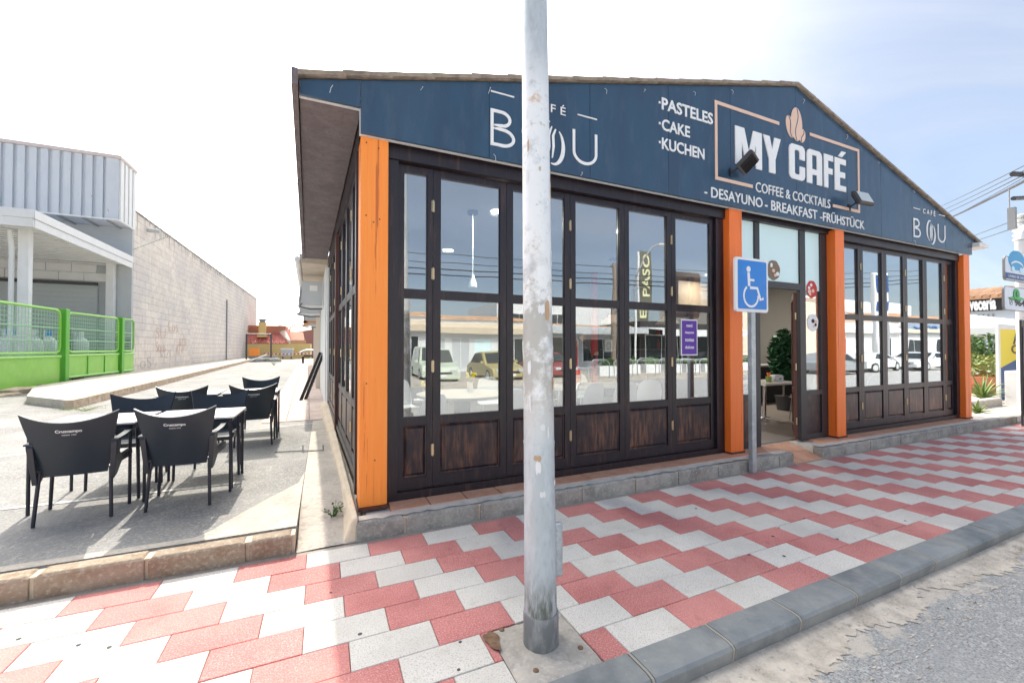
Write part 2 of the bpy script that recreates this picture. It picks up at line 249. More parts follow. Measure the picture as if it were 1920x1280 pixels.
# ------------------------------------------------------------------ mesh helpers
class MB:
    def __init__(s): s.v = []; s.f = []; s.m = []; s.mi = 0
    def add(s, vs, fs):
        n = len(s.v); s.v += [tuple(p) for p in vs]; s.f += [tuple(i+n for i in f) for f in fs]; s.m += [s.mi]*len(fs); return s
    def box(s, x0, x1, y0, y1, z0, z1):
        return s.add([(x0,y0,z0),(x1,y0,z0),(x1,y1,z0),(x0,y1,z0),(x0,y0,z1),(x1,y0,z1),(x1,y1,z1),(x0,y1,z1)],
                     [(0,3,2,1),(4,5,6,7),(0,1,5,4),(1,2,6,5),(2,3,7,6),(3,0,4,7)])
    def hexa(s, b, t):  # bottom quad, top quad (ccw from above)
        return s.add(list(b)+list(t), [(3,2,1,0),(4,5,6,7),(0,1,5,4),(1,2,6,5),(2,3,7,6),(3,0,4,7)])
    def cbox(s, x0, x1, y0, y1, z0, z1, c=.01):  # box with chamfered top edges
        return s.add([(x0,y0,z0),(x1,y0,z0),(x1,y1,z0),(x0,y1,z0),(x0,y0,z1-c),(x1,y0,z1-c),(x1,y1,z1-c),(x0,y1,z1-c),(x0+c,y0+c,z1),(x1-c,y0+c,z1),(x1-c,y1-c,z1),(x0+c,y1-c,z1)],
                     [(0,3,2,1),(8,9,10,11),(0,1,5,4),(1,2,6,5),(2,3,7,6),(3,0,4,7),(4,5,9,8),(5,6,10,9),(6,7,11,10),(7,4,8,11)])
    def tube(s, pts, r, n=8, cap=True, flat=1.):
        pts = [Vector(p) for p in pts]; rs = r if isinstance(r, (list, tuple)) else [r]*len(pts)
        base = len(s.v); up0 = None
        for i, p in enumerate(pts):
            t = (pts[min(i+1, len(pts)-1)]-pts[max(i-1, 0)]).normalized()
            if up0 is None: up0 = Vector((0, 0, 1)) if abs(t.z) < .9 else Vector((1, 0, 0))
            a = (up0 - t*up0.dot(t)).normalized(); b = t.cross(a); up0 = a
            for k in range(n):
                an = 2*math.pi*k/n; s.v.append(tuple(p + (a*math.cos(an)*flat + b*math.sin(an))*rs[i]))
        for i in range(len(pts)-1):
            for k in range(n):
                q = base+i*n; s.f.append((q+k, q+(k+1) % n, q+n+(k+1) % n, q+n+k)); s.m.append(s.mi)
        if cap:
            s.f.append(tuple(base+k for k in reversed(range(n)))); s.f.append(tuple(base+(len(pts)-1)*n+k for k in range(n))); s.m += [s.mi]*2
        return s
    def lathe(s, prof, c=(0, 0, 0), n=20):
        base = len(s.v)
        for (r, z) in prof:
            for k in range(n): s.v.append((c[0]+r*math.cos(2*math.pi*k/n), c[1]+r*math.sin(2*math.pi*k/n), c[2]+z))
        for i in range(len(prof)-1):
            for k in range(n):
                q = base+i*n; s.f.append((q+k, q+(k+1) % n, q+n+(k+1) % n, q+n+k)); s.m.append(s.mi)
        s.f.append(tuple(base+k for k in reversed(range(n)))); s.f.append(tuple(base+(len(prof)-1)*n+k for k in range(n))); s.m += [s.mi]*2
        return s
    def prism(s, poly, y0, y1):  # poly of (x,z) counter-clockwise seen from -y ; extruded y0 (front) .. y1
        n = len(poly); vs = [(x, y0, z) for x, z in poly]+[(x, y1, z) for x, z in poly]
        area = sum(poly[i][0]*poly[(i+1) % n][1]-poly[(i+1) % n][0]*poly[i][1] for i in range(n))
        idx = list(range(n)) if area > 0 else list(reversed(range(n)))
        fs = [tuple(idx), tuple(n+i for i in reversed(idx))]
        for j in range(n):
            a, b = idx[j], idx[(j+1) % n]; fs.append((b, a, a+n, b+n))
        return s.add(vs, fs)
    def shell(s, fn, nu, nv, th):  # fn(u,v)->Vector ; closed thick sheet
        P = [[Vector(fn(i/nu, j/nv)) for i in range(nu+1)] for j in range(nv+1)]
        Nn = [[None]*(nu+1) for _ in range(nv+1)]
        for j in range(nv+1):
            for i in range(nu+1):
                du = P[j][min(i+1, nu)]-P[j][max(i-1, 0)]; dv = P[min(j+1, nv)][i]-P[max(j-1, 0)][i]; Nn[j][i] = du.cross(dv).normalized()
        b = len(s.v); W = nu+1
        for sg in (1, -1):
            for j in range(nv+1):
                for i in range(nu+1): s.v.append(tuple(P[j][i]+Nn[j][i]*th*.5*sg))
        o2 = W*(nv+1)
        for j in range(nv):
            for i in range(nu):
                a = b+j*W+i; s.f.append((a, a+1, a+W+1, a+W)); s.f.append((a+o2, a+o2+W, a+o2+W+1, a+o2+1))
        rim = [j0 for j0 in range(nu)]
        def side(a, c): s.f.append((b+c, b+a, b+a+o2, b+c+o2))
        for i in range(nu): side(i, i+1); side(nv*W+i+1, nv*W+i)
        for j in range(nv): side((j+1)*W, j*W); side(j*W+nu, (j+1)*W+nu)
        s.m += [s.mi]*(len(s.f)-len(s.m)); return s
    def xf(s, mtx):
        s.v = [tuple(mtx @ Vector(p)) for p in s.v]; return s
    def mesh(s, name, mats, smooth=False):
        me = D.meshes.new(name); me.from_pydata(s.v, [], s.f)
        if not isinstance(mats, (list, tuple)): mats = [mats]
        for m in mats: me.materials.append(m)
        if len(mats) > 1: me.polygons.foreach_set('material_index', s.m)
        if smooth:
            me.polygons.foreach_set('use_smooth', [True]*len(me.polygons))
            try: me.set_sharp_from_angle(angle=R(38))
            except Exception: pass
        me.update(); return me
def link(name, me, parent=None, loc=(0, 0, 0), rotz=0., bevel=0.):
    o = D.objects.new(name, me); COL.objects.link(o); o.location = loc; o.rotation_euler = (0, 0, rotz)
    if parent: o.parent = parent
    if bevel:
        b = o.modifiers.new('bevel', 'BEVEL'); b.width = bevel; b.segments = 2; b.limit_method = 'ANGLE'; b.angle_limit = R(40)
    return o
def part(name, mb, m, parent=None, smooth=False, loc=(0, 0, 0), rotz=0., bevel=0.): return link(name, mb.mesh(name, m, smooth), parent, loc, rotz, bevel)
def tag(o, label, cat, group=None):
    o['label'] = label; o['category'] = cat
    if group: o['group'] = group
    return o
def thing(name, label, cat, loc=(0, 0, 0), rotz=0., group=None):
    o = D.objects.new(name, None); COL.objects.link(o); o.location = loc; o.rotation_euler = (0, 0, rotz); o.empty_display_size = .1
    return tag(o, label, cat, group)
def struct(name, mb, m, smooth=False):
    o = part(name, mb, m, None, smooth); o['kind'] = 'structure'; return o
def kids(o): return [c for c in D.objects if c.parent == o]
def copy_tree(o, parent=None):
    c = o.copy(); COL.objects.link(c); c.parent = parent
    for ch in KID.get(o.name, ()): copy_tree(ch, c)
    return c
KID = {}
def index_kids():
    KID.clear()
    for o in D.objects:
        if o.parent: KID.setdefault(o.parent.name, []).append(o)
def text_mesh(body, x0, x1, z0, z1, y, m, th=.004, bold=0., keep=False, plane='y', mirror=False):
    """letters filling the box x0..x1, z0..z1 on the plane y, facing -y"""
    cu = D.curves.new('lettering', 'FONT'); cu.body = body; cu.extrude = .01; cu.offset = bold; cu.resolution_u = 3
    ob = D.objects.new('tmp', cu); COL.objects.link(ob)
    dg = bpy.context.evaluated_depsgraph_get(); me = D.meshes.new_from_object(ob.evaluated_get(dg))
    D.objects.remove(ob); D.curves.remove(cu)
    xs = [v.co.x for v in me.vertices]; ys = [v.co.y for v in me.vertices]
    a, b, c, d = min(xs), max(xs), min(ys), max(ys)
    for v in me.vertices:
        X = (v.co.x-a)/(b-a)
        if mirror: X = 1-X
        X = x0+X*(x1-x0); Z = z0+(v.co.y-c)/(d-c)*(z1-z0); Yf = -th if v.co.z > 0 else 0
        v.co = (X, y+Yf, Z)
    if mirror: me.flip_normals()
    me.materials.clear(); me.materials.append(m); return me
def ribbon(mb, pts, wd, y0, y1):
    """flat stroke along pts (x,z) of width wd"""
    n = len(pts); L_, R_ = [], []
    for i, (x, z) in enumerate(pts):
        ax, az = pts[max(i-1, 0)]; bx, bz = pts[min(i+1, n-1)]
        l = math.hypot(bx-ax, bz-az) or 1; nx, nz = -(bz-az)/l, (bx-ax)/l
        ww = wd[i] if isinstance(wd, list) else wd
        L_.append((x+nx*ww/2, z+nz*ww/2)); R_.append((x-nx*ww/2, z-nz*ww/2))
    b = len(mb.v)
    for p, q in zip(L_, R_): mb.v += [(p[0], y0, p[1]), (q[0], y0, q[1]), (p[0], y1, p[1]), (q[0], y1, q[1])]
    for i in range(n-1):
        a = b+4*i; c = a+4
        mb.f += [(a, a+1, c+1, c), (a+2, c+2, c+3, a+3), (a, c, c+2, a+2), (a+1, a+3, c+3, c+1)]
    mb.f += [(b, b+2, b+3, b+1)]; e = b+4*(n-1); mb.f += [(e, e+1, e+3, e+2)]
    mb.m += [0]*(len(mb.f)-len(mb.m))
def foliage(mb, c, rad, n, size, seed=0, droop=.3):
    rn = random.Random(seed)
    for _ in range(n):
        while True:
            p = Vector((rn.uniform(-1, 1), rn.uniform(-1, 1), rn.uniform(-1, 1)))
            if p.length < 1: break
        p = Vector((p.x*rad[0], p.y*rad[1], p.z*rad[2]))+Vector(c)
        a = Vector((rn.gauss(0, 1), rn.gauss(0, 1), rn.gauss(0, .7))).normalized(); b = a.cross(Vector((rn.gauss(0, 1), rn.gauss(0, 1), rn.gauss(0, 1)))).normalized(); s = size*rn.uniform(.6, 1.3)
        mb.add([p-a*s, p+b*s*.38+a*s*.1, p+a*s, p-b*s*.38+a*s*.1], [(0, 1, 2, 3)])
# ================================================================== THE SETTING: ground, road, pavement
PZ = .14
def build_ground():
    mb = MB()
    for i in range(-40, 60):   # one sheet of ground far below the paved levels, to the horizon
        pass
    mb.box(-400, 500, -300, 500, -.6, -.16); struct('ground', mb, M['yard'])
    mb = MB(); mb.box(-60, 150, -9.0, 1.53, -.13, -.10); struct('road', mb, M['asphalt'])
    # sandy strip of old concrete beside the kerb with a ragged edge
    rn = random.Random(3); mb = MB(); pts = []
    x = -5.0; off = 1.3
    while x < 30:
        off = max(1.22, min(1.40, off+rn.uniform(-.02, .02))); pts.append((x, min(1.44, off+rn.uniform(-.035, .02)+.03*math.sin(x*2.3)+.02*math.sin(x*9+1)))); x += .022
    base = len(mb.v)
    for (x, y) in pts: mb.v += [(x, y, -.0955), (x, 1.50, -.085)]
    for i in range(len(pts)-1): mb.f.append((2*i, 2*i+2, 2*i+3, 2*i+1)); mb.m.append(0)
    for _ in range(900):   # loose islands of the same old concrete on the asphalt
        cx = rn.uniform(-.5, 12); cy = 1.24+.03*math.sin(cx*2.3)-abs(rn.gauss(0, .09)); r = rn.uniform(.003, .015); n = 7
        mb.add([(cx+r*1.5*rn.uniform(.5, 1)*math.cos(6.283*i/n), cy+r*.6*rn.uniform(.5, 1)*math.sin(6.283*i/n), -.0965) for i in range(n)], [tuple(range(n))])
    struct('gutter_strip', mb, M['gutter'])
    # loose gravel along the gutter: nobody could count it
    mb = MB()
    for _ in range(900):
        x = rn.uniform(-.3, 7.5); y = 1.51-abs(rn.gauss(0, .10)); r = rn.uniform(.002, .0065)
        if y < 1.12: continue
        z = -.088
        mb.add([(x-r, y, z), (x, y-r, z), (x+r, y, z), (x, y+r, z), (x, y, z+r*.9), (x, y, z-r*.5)], [(0, 1, 4), (1, 2, 4), (2, 3, 4), (3, 0, 4)])
    g = part('gravel', mb, M['gutter']); tag(g, 'fine gravel and grit lying along the foot of the road kerb', 'gravel'); g['kind'] = 'stuff'; del g['category']
build_ground()

def kerb_profile(mb, x0, x1, chip=0):
    g = .006
    prof = [(1.49, -.12), (1.475, -.02), (1.488, -.004), (1.52, .003), (1.655, .004), (1.655, -.12)]
    a = len(mb.v)
    for X in (x0+g, x1-g):
        for (y, z) in prof: mb.v.append((X, y, z))
    n = len(prof)
    for k in range(n): q = (k+1) % n; mb.f.append((a+k, a+q, a+n+q, a+n+k)); mb.m.append(0)
    mb.f += [tuple(a+k for k in reversed(range(n))), tuple(a+n+k for k in range(n))]; mb.m += [0, 0]
def build_pavement():
    mb = MB(); mb.box(-60, 90, 1.49, 3.62, -.15, -.014); pav = struct('pavement', mb, M['joint'])
    # cement fillet between the last row and the building ledge / left kerb
    mb = MB(); mb.box(-60, 60, 3.405, 3.6, -.1, -.002); part('cement_edge', mb, M['mortar'], pav)
    # tiles
    TX, TY = .418, .2195
    mb = MB(); c = .0016; mb.cbox(c, TX-c, c, TY-c, -.03, 0, .003)
    mr = mb.mesh('tile_red', M['tile_red']); mw = mb.mesh('tile_white', M['tile_white'])
    rn = random.Random(5); rest = [MB(), MB()]; cnt = 0; cand = []
    for i in range(8):
        y1 = 3.405-i*TY; y0 = y1-TY
        if y0 < 1.65: y0 = 1.65
        xs = .317+.2125*i
        k0 = int((-60-xs)/TX)
        for k in range(-160, 220):
            x = xs+k*TX
            if x < -60 or x > 88: continue
            red = (k % 2 == 0)
            # slab cut out around the lamp post foot
            cx, cy = x+TX/2, y0+TY/2
            vis = (-.55*cy-.75 < x and x < 3.9*cy+.9)
            cand.append((x, y0, y1, red, vis))
    S = .80, 1.235, 1.66, 2.085    # footing slab x0,x1,y0,y1
    for (x, y0, y1, red, vis) in cand:
        pcs = [(x, x+TX)]
        if y0+.02 < S[3] and x < S[1] and x+TX > S[0]:
            pcs = []
            if S[0]-x > .03: pcs.append((x, S[0]))
            if x+TX-S[1] > .03: pcs.append((S[1], x+TX))
        for (a, b) in pcs:
            full = abs(b-a-TX) < 1e-6 and abs((y1-y0)-TY) < .012
            z = rn.uniform(-.0012, .0012)
            if vis and cnt < 298:
                if full: o = link('tile', mr if red else mw, pav, (a, y0, z))
                else:
                    m2 = MB(); m2.cbox(c, b-a-c, c, y1-y0-c, -.03, 0, .003); o = part('tile', m2, M['tile_red' if red else 'tile_white'], pav, False, (a, y0, z))
                o.rotation_euler = (rn.uniform(-.002, .002), rn.uniform(-.0015, .0015), rn.uniform(-.0025, .0025)); cnt += 1
            else: rest[0 if red else 1].cbox(a+c, b-c, y0+c, y1-c, -.03, z, .003)
    for q, nm in ((0, 'tile_red'), (1, 'tile_white')):
        if rest[q].v:
            o = part('tile_field', rest[q], M[nm], pav); o['kind'] = 'stuff'
    # small dark spots: trodden chewing gum
    mb = MB()
    for (px, py) in [(35, 1197), (147, 1208), (205, 1212), (675, 1188), (863, 1203), (860, 1255), (1305, 953), (1449, 1005), (1460, 989), (1470, 1042), (1404, 1040), (1697, 976), (1508, 971), (620, 1110), (1570, 1010)]:
        p = onz(px, py, 0); r = rn.uniform(.008, .012); mb.lathe([(r, .0012), (r*.8, .003)], (p.x, p.y, 0), 8)
    o = part('chewing_gum', mb, M['dark_grey'], pav); o['kind'] = 'stuff'
    # road kerb stones
    mb = MB(); mb.box(-60, 60, 1.50, 1.655, -.14, -.03); kb = struct('kerb', mb, M['cream_mortar'])
    edges = [1.38]; 
    for v in (1.90, 2.44, 2.99, 3.50, 3.97): edges.append(v)
    while edges[-1] < 16: edges.append(edges[-1]+rn.uniform(.47, .56))
    lo = [1.38]
    while lo[-1] > -4: lo.append(lo[-1]-rn.uniform(.5, .56))
    edges = sorted(set(lo+edges))
    for a, b in zip(edges[:-1], edges[1:]):
        m2 = MB(); kerb_profile(m2, 0, b-a-.012); part('kerb_stone', m2, M['kerb_grey'], kb, True, (a, rn.uniform(-.003, .003), rn.uniform(-.002, .003)))
    mb = MB(); kerb_profile(mb, -60, lo[-1]); kerb_profile(mb, edges[-1], 60); o = part('kerb_run', mb, M['kerb_grey'], kb, True); o['kind'] = 'stuff'
    # cream joints standing slightly proud
    mb = MB()
    for e in edges[1:-1]: kerb_profile(mb, e-.017, e+.008)
    mb.v = [(x, y-.0005, z-.0005) for x, y, z in mb.v]
    part('kerb_joint', mb, mat('old_joint', (.42, .385, .33), .95), kb, True)['kind'] = 'stuff'
build_pavement()

# plants low on the ground etc. come later; the yard
YX = -.18
def build_yard():
    mb = MB(); mb.box(-60, YX, 3.596, 57.5, -.14, PZ); struct('yard', mb, M['yard'])
    # pale worn concrete along the front of the yard
    pts = [(365, 1008), (395, 996), (430, 975), (500, 936), (560, 905)]
    mb = MB(); tops = [onz(x, y, PZ) for x, y in pts]
    P = [(-6, 3.597, PZ+.004)]+[(YX, 3.597, PZ+.004)]+[(YX, tops[-1].y+.4, PZ+.004)]+[(t.x, t.y, PZ+.004) for t in reversed(tops)]+[(-6, 3.72, PZ+.004)]
    mb.add(P, [tuple(range(len(P)))]); struct('concrete_apron', mb, M['concrete_pale'])
    # sloping strip between the yard and the plinth
    mb = MB(); a = []
    rowsy = [3.45, 3.7, 3.95, 4.25, 4.7, 5.4, 6.5, 8.6]; zs = [.002, .045, .09, .125, .142, .144, .145, .145]
    for y, z in zip(rowsy, zs):
        xr = .30-.032*(y-3.7)
        for u in (0, .33, .66, 1): x = YX+.004+(xr-YX)*u; mb.v.append((x, y, z+(.006 if 0 < u < 1 else 0)))
    for j in range(len(rowsy)-1):
        for i in range(3): b = j*4+i; mb.f.append((b, b+1, b+5, b+4)); mb.m.append(0)
    struct('ramp', mb, M['concrete_pale'], True)
    mb = MB(); mb.box(YX+.005, .6, 8.6, 57.5, -.1, PZ-.03); struct('walkway_base', mb, M['mortar'])
    # left kerb: brown stones with cream joints
    mb = MB(); mb.box(-60, YX-.004, 3.475, 3.6, -.1, PZ-.012); kb = struct('yard_kerb', mb, M['cream_mortar'])
    e = [YX, -.47, -1.03, -1.57]; rn = random.Random(4)
    while e[-1] > -7: e.append(e[-1]-rn.uniform(.5, .58))
    for a, b in zip(e[1:], e[:-1]):
        m2 = MB(); L_ = b-a-.022; m2.cbox(0, L_, 0, .14, -.12, PZ, .018)
        part('kerb_stone', m2, M['kerb_tan'], kb, False, (a, 3.455+rn.uniform(-.005, .005), rn.uniform(-.004, .002)), 0, .006)
    # painted bay lines and a crack
    mb = MB()
    for (p, q, w_) in [((0, 856), (62, 849), .07), ((230, 830), (600, 792), .05)]:
        A = onz(*p, PZ); B = onz(*q, PZ); d = (B-A).normalized(); n = Vector((-d.y, d.x, 0))*w_/2
        A = A-d*(3 if p[0] == 0 else 0)
        mb.add([A-n+Vector((0, 0, .004)), B-n+Vector((0, 0, .004)), B+n+Vector((0, 0, .004)), A+n+Vector((0, 0, .004))], [(0, 1, 2, 3)])
    # second line, nearer, under the chairs
    A = onz(0, 955, PZ); B = onz(450, 905, PZ); d = (B-A).normalized(); n = Vector((-d.y, d.x, 0))*.03
    A = A-d*2; z = Vector((0, 0, .0045)); mb.add([A-n+z, B-n+z, B+n+z, A+n+z], [(0, 1, 2, 3)])
    struct('bay_lines', mb, M['paint_line'])
    # raised pavement along the warehouse wall with stone kerb
    mb = MB(); mb.hexa([(-8.9, 12.6, PZ-.1), (-6.75, 14.3, PZ-.1), (-7.15, 57, PZ-.1), (-8.9, 57, PZ-.1)], [(-8.9, 12.6, .33), (-6.75, 14.3, .33), (-7.15, 57, .33), (-8.9, 57, .33)])
    mb = MB(); A = Vector((-5.12, 12.48, 0)); Bp = Vector((-6.57, 14.1, 0)); E = Vector((-7.05, 57, 0))
    mb.hexa([(A.x, A.y, .05), (E.x, E.y, .05), (-8.72, E.y, .05), (-8.72, 24.5, .05)], [(A.x, A.y, .33), (E.x, E.y, .33), (-8.72, E.y, .33), (-8.72, 24.5, .33)])
    mb.add([(A.x, A.y, .33), (-8.72, 24.5, .33), (-8.0, 17.5, .33), (Bp.x, Bp.y, .33), (A.x, A.y, .05), (-8.72, 24.5, .05), (-8.0, 17.5, .05), (Bp.x, Bp.y, .05)], [(0, 1, 2, 3), (0, 3, 7, 4), (3, 2, 6, 7)])
    rp = struct('raised_pavement', mb, M['concrete_pale'])
    n = 60; dv = (E-A)/n; nr = Vector((-dv.y, dv.x, 0)).normalized()
    for i in range(n):
        p = A+dv*i; q = A+dv*(i+1)-dv*.03; m2 = MB()
        o2 = -nr*.06; i2 = nr*.10
        m2.hexa([(p+o2)+Vector((0, 0, .06)), (q+o2)+Vector((0, 0, .06)), (q+i2)+Vector((0, 0, .06)), (p+i2)+Vector((0, 0, .06))], [(p+o2)+Vector((0, 0, .34)), (q+o2)+Vector((0, 0, .34)), (q+i2)+Vector((0, 0, .34)), (p+i2)+Vector((0, 0, .34))])
        part('kerb_stone', m2, M['rock'], rp)
    # rough stone footing under the green fence
    mb = MB(); rn = random.Random(9)
    y = 15.0; k = 0
    rb = None
    mb.box(-8.95, -8.3, 11.0, 26.6, -.1, .12); rb = struct('rubble_footing', mb, M['mortar'])
    while y < 26.4:
        L_ = rn.uniform(.7, 1.5); m2 = MB(); h = rn.uniform(.22, .32)
        b = [(-8.9, y), (-8.1+rn.uniform(-.15, .15), y), (-8.1+rn.uniform(-.15, .15), y+L_-.05), (-8.9, y+L_-.05)]
        m2.hexa([(q[0], q[1], .05) for q in b], [(q[0]+rn.uniform(-.04, .04), q[1]+rn.uniform(-.04, .04), h+rn.uniform(-.05, .04)) for q in b])
        part('stone', m2, M['rock'], rb, False, bevel=.05); y += L_
    # side walkway of pinkish slabs along the buildings
    mb = MB(); mb.box(-1.05, .0, 8.62, 57, .1, PZ+.002); wk = struct('walkway', mb, M['mortar'])
    m_ = mat('walk_slab', (.62, .50, .43), .85, noise=[(2.5, .4, .7, (.5, .36, .3), .6, 5), (30, .5, .7, (.72, .66, .58), .5, 4)], rnd=.1)
    t = MB(); t.cbox(.008, .382, .008, .382, -.02, .012, .004); tm = t.mesh('slab', m_)
    for j in range(64):
        for i in range(4):
            y = 8.7+j*.39
            x = -1.02+i*.39-.032*(y-8.7)
            if x > .32-.032*(y-3.7)-.25: continue
            if x < -1.02 - .032*20: pass
            link('slab', tm, wk, (x, y, PZ+rn.uniform(0, .004)))
    mb = MB()
    for j in range(64, 122):
        y = 8.7+j*.39; x = -1.02-.032*(y-8.7); mb.cbox(x, x+1.5, y, y+.375, .1, PZ+.014, .004)
    o = part('slab_field', mb, m_, wk); o['kind'] = 'stuff'
build_yard()

# ------------------------------------------------------------------ ledge in front of the cafe
def build_ledge():
    mb = MB(); mb.box(.33, 5.53, 3.50, 3.98, -.1, .118); mb.box(6.27, 14.2, 3.50, 3.98, -.1, .118); mb.box(5.53, 6.27, 3.9, 3.98, -.1, .118)
    lg = struct('ledge', mb, M['ledge_top'])
    rn = random.Random(11)
    def stones(edges):
        for a, b in zip(edges[:-1], edges[1:]):
            m2 = MB(); g = .016
            m2.cbox(0, b-a-g, 0, .13, -.06, .14, .016); o = part('kerb_stone', m2, M['ledge_stone'], lg, False, (a, 3.455+rn.uniform(-.006, .006), rn.uniform(-.008, .003)), 0, .006)
    e = [.24, .62, 1.26, 1.82, 2.32, 2.98, 3.58, 4.2, 4.78, 5.3, 5.6]
    stones(e)
    e = [6.2, 6.75, 7.38, 8.21, 8.8, 9.42, 10.05, 10.7, 11.3, 11.95, 12.6, 13.3, 14.1]
    stones(e)
    mb = MB()
    for a, b in ((.26, 5.56), (6.24, 14.1)): mb.box(a, b, 3.470, 3.60, -.05, .131)
    part('kerb_joint', mb, M['cream_mortar'], lg)
    # thin ragged plaster smeared over the top of the stones
    for a, b in ((.26, 5.58), (6.22, 11.4)):
        mb = MB(); x = a; V = []
        while x < b: V.append((x, 3.475+rn.uniform(0, .035), 3.60+rn.uniform(-.008, .008))); x += .06
        for (x, y0, y1) in V: mb.v += [(x, y0, .1425), (x, y1, .1425)]
        for i in range(len(V)-1): mb.f.append((2*i, 2*i+2, 2*i+3, 2*i+1)); mb.m.append(0)
        part('plaster_edge', mb, M['ledge_top'], lg)
    # terracotta tiles
    x = .52
    while x < 11.2:
        if x+.33 < 5.55 or x > 6.22:
            m2 = MB(); m2.cbox(.004, .33, 0, .345, -.01, .026, .004); part('terracotta_tile', m2, M['terracotta'], lg, False, (x, 3.60, .12+rn.uniform(-.001, .002)))
        x += .335
    # tiled ramp into the doorway
    for i in range(3):
        for j in range(2):
            x0 = 5.6+i*.2; m2 = MB(); y0, y1 = 3.44+j*.235, 3.44+(j+1)*.235-.006; z0, z1 = .004+j*.068, .004+(j+1)*.068-.002
            m2.hexa([(x0, y0, -.05), (x0+.194, y0, -.05), (x0+.194, y1, -.05), (x0, y1, -.05)], [(x0, y0, z0), (x0+.194, y0, z0), (x0+.194, y1, z1), (x0, y1, z1)])
            part('ramp_tile', m2, M['terracotta'], lg)
    # plinth down the side wall
    mb = MB(); d = -.032
    def S(off, y): return .285+d*(y-3.7)+off
    ys = [3.52, 10.4]
    y0, y1 = 3.46, 10.4
    mb.hexa([(S(-.16, y0), y0, -.03), (S(-.05, y0), y0, -.03), (S(.02, y1), y1, .05), (S(-.16, y1), y1, .05)], [(S(-.10, y0)+.02, y0+.03, .17), (S(-.04, y0), y0+.02, .185), (S(.02, y1), y1, .31), (S(-.12, y1), y1, .27)])
    part('plinth', mb, M['plinth'], lg, False, bevel=.015)
build_ledge()
# ================================================================== THE CAFE
cafe = thing('cafe_building', 'single-storey gabled corner cafe with navy sign boards, orange wooden posts and dark folding glass doors', 'cafe', (0, 0, 0))
SY = 3.66     # sign plane
GY = 3.84     # centre plane of the doors
def gable(x):   # top edge of the sign
    if x < 6.03: return 3.62+(x+.18)*(5.17-3.62)/6.21
    return 5.17-(x-6.03)*(5.17-3.50)/(11.76-6.03)
def build_signboard():
    seams = [-.185, .268, 1.415, 2.56, 3.66, 4.705, 6.03, 7.26, 8.2, 9.17, 10.34, 11.40, 11.76]
    for a, b in zip(seams[:-1], seams[1:]):
        zb = 3.295; 
        if a < 0 or b > 11.5: zb = 3.505 if a < 0 else 3.46
        g = .0025
        pl = [(a+g, zb), (b-g, zb), (b-g, gable(b)), (a+g, gable(a))]
        mb = MB(); mb.prism(pl, SY, SY+.03); o = part('sign_panel', mb, M['sign'], cafe); 
        if abs(a-1.415) < .01: lp = o
        PANELS.append((a, b, o))
    # pale seams seen in the gaps: backing sheet
    mb = MB()
    mb.prism([(-.19, 3.5), (.262, 3.5), (.262, 3.287), (11.405, 3.287), (11.405, 3.455), (11.765, 3.455), (11.765, 3.50), (6.03, 5.175), (-.19, 3.625)], SY+.0305, SY+.06)
    part('sign_backing', mb, M['seam'], cafe)
PANELS = []
build_signboard()
def panel_at(x):
    for a, b, o in PANELS:
        if a <= x < b: return o
    return PANELS[0][2]
def sgn_text(body, x0, x1, z0, z1, bold=0., m='white_vinyl', th=.008):
    return link('lettering', text_mesh(body, x0, x1, z0, z1, SY-.001, M[m], th, bold), panel_at((x0+x1)/2))
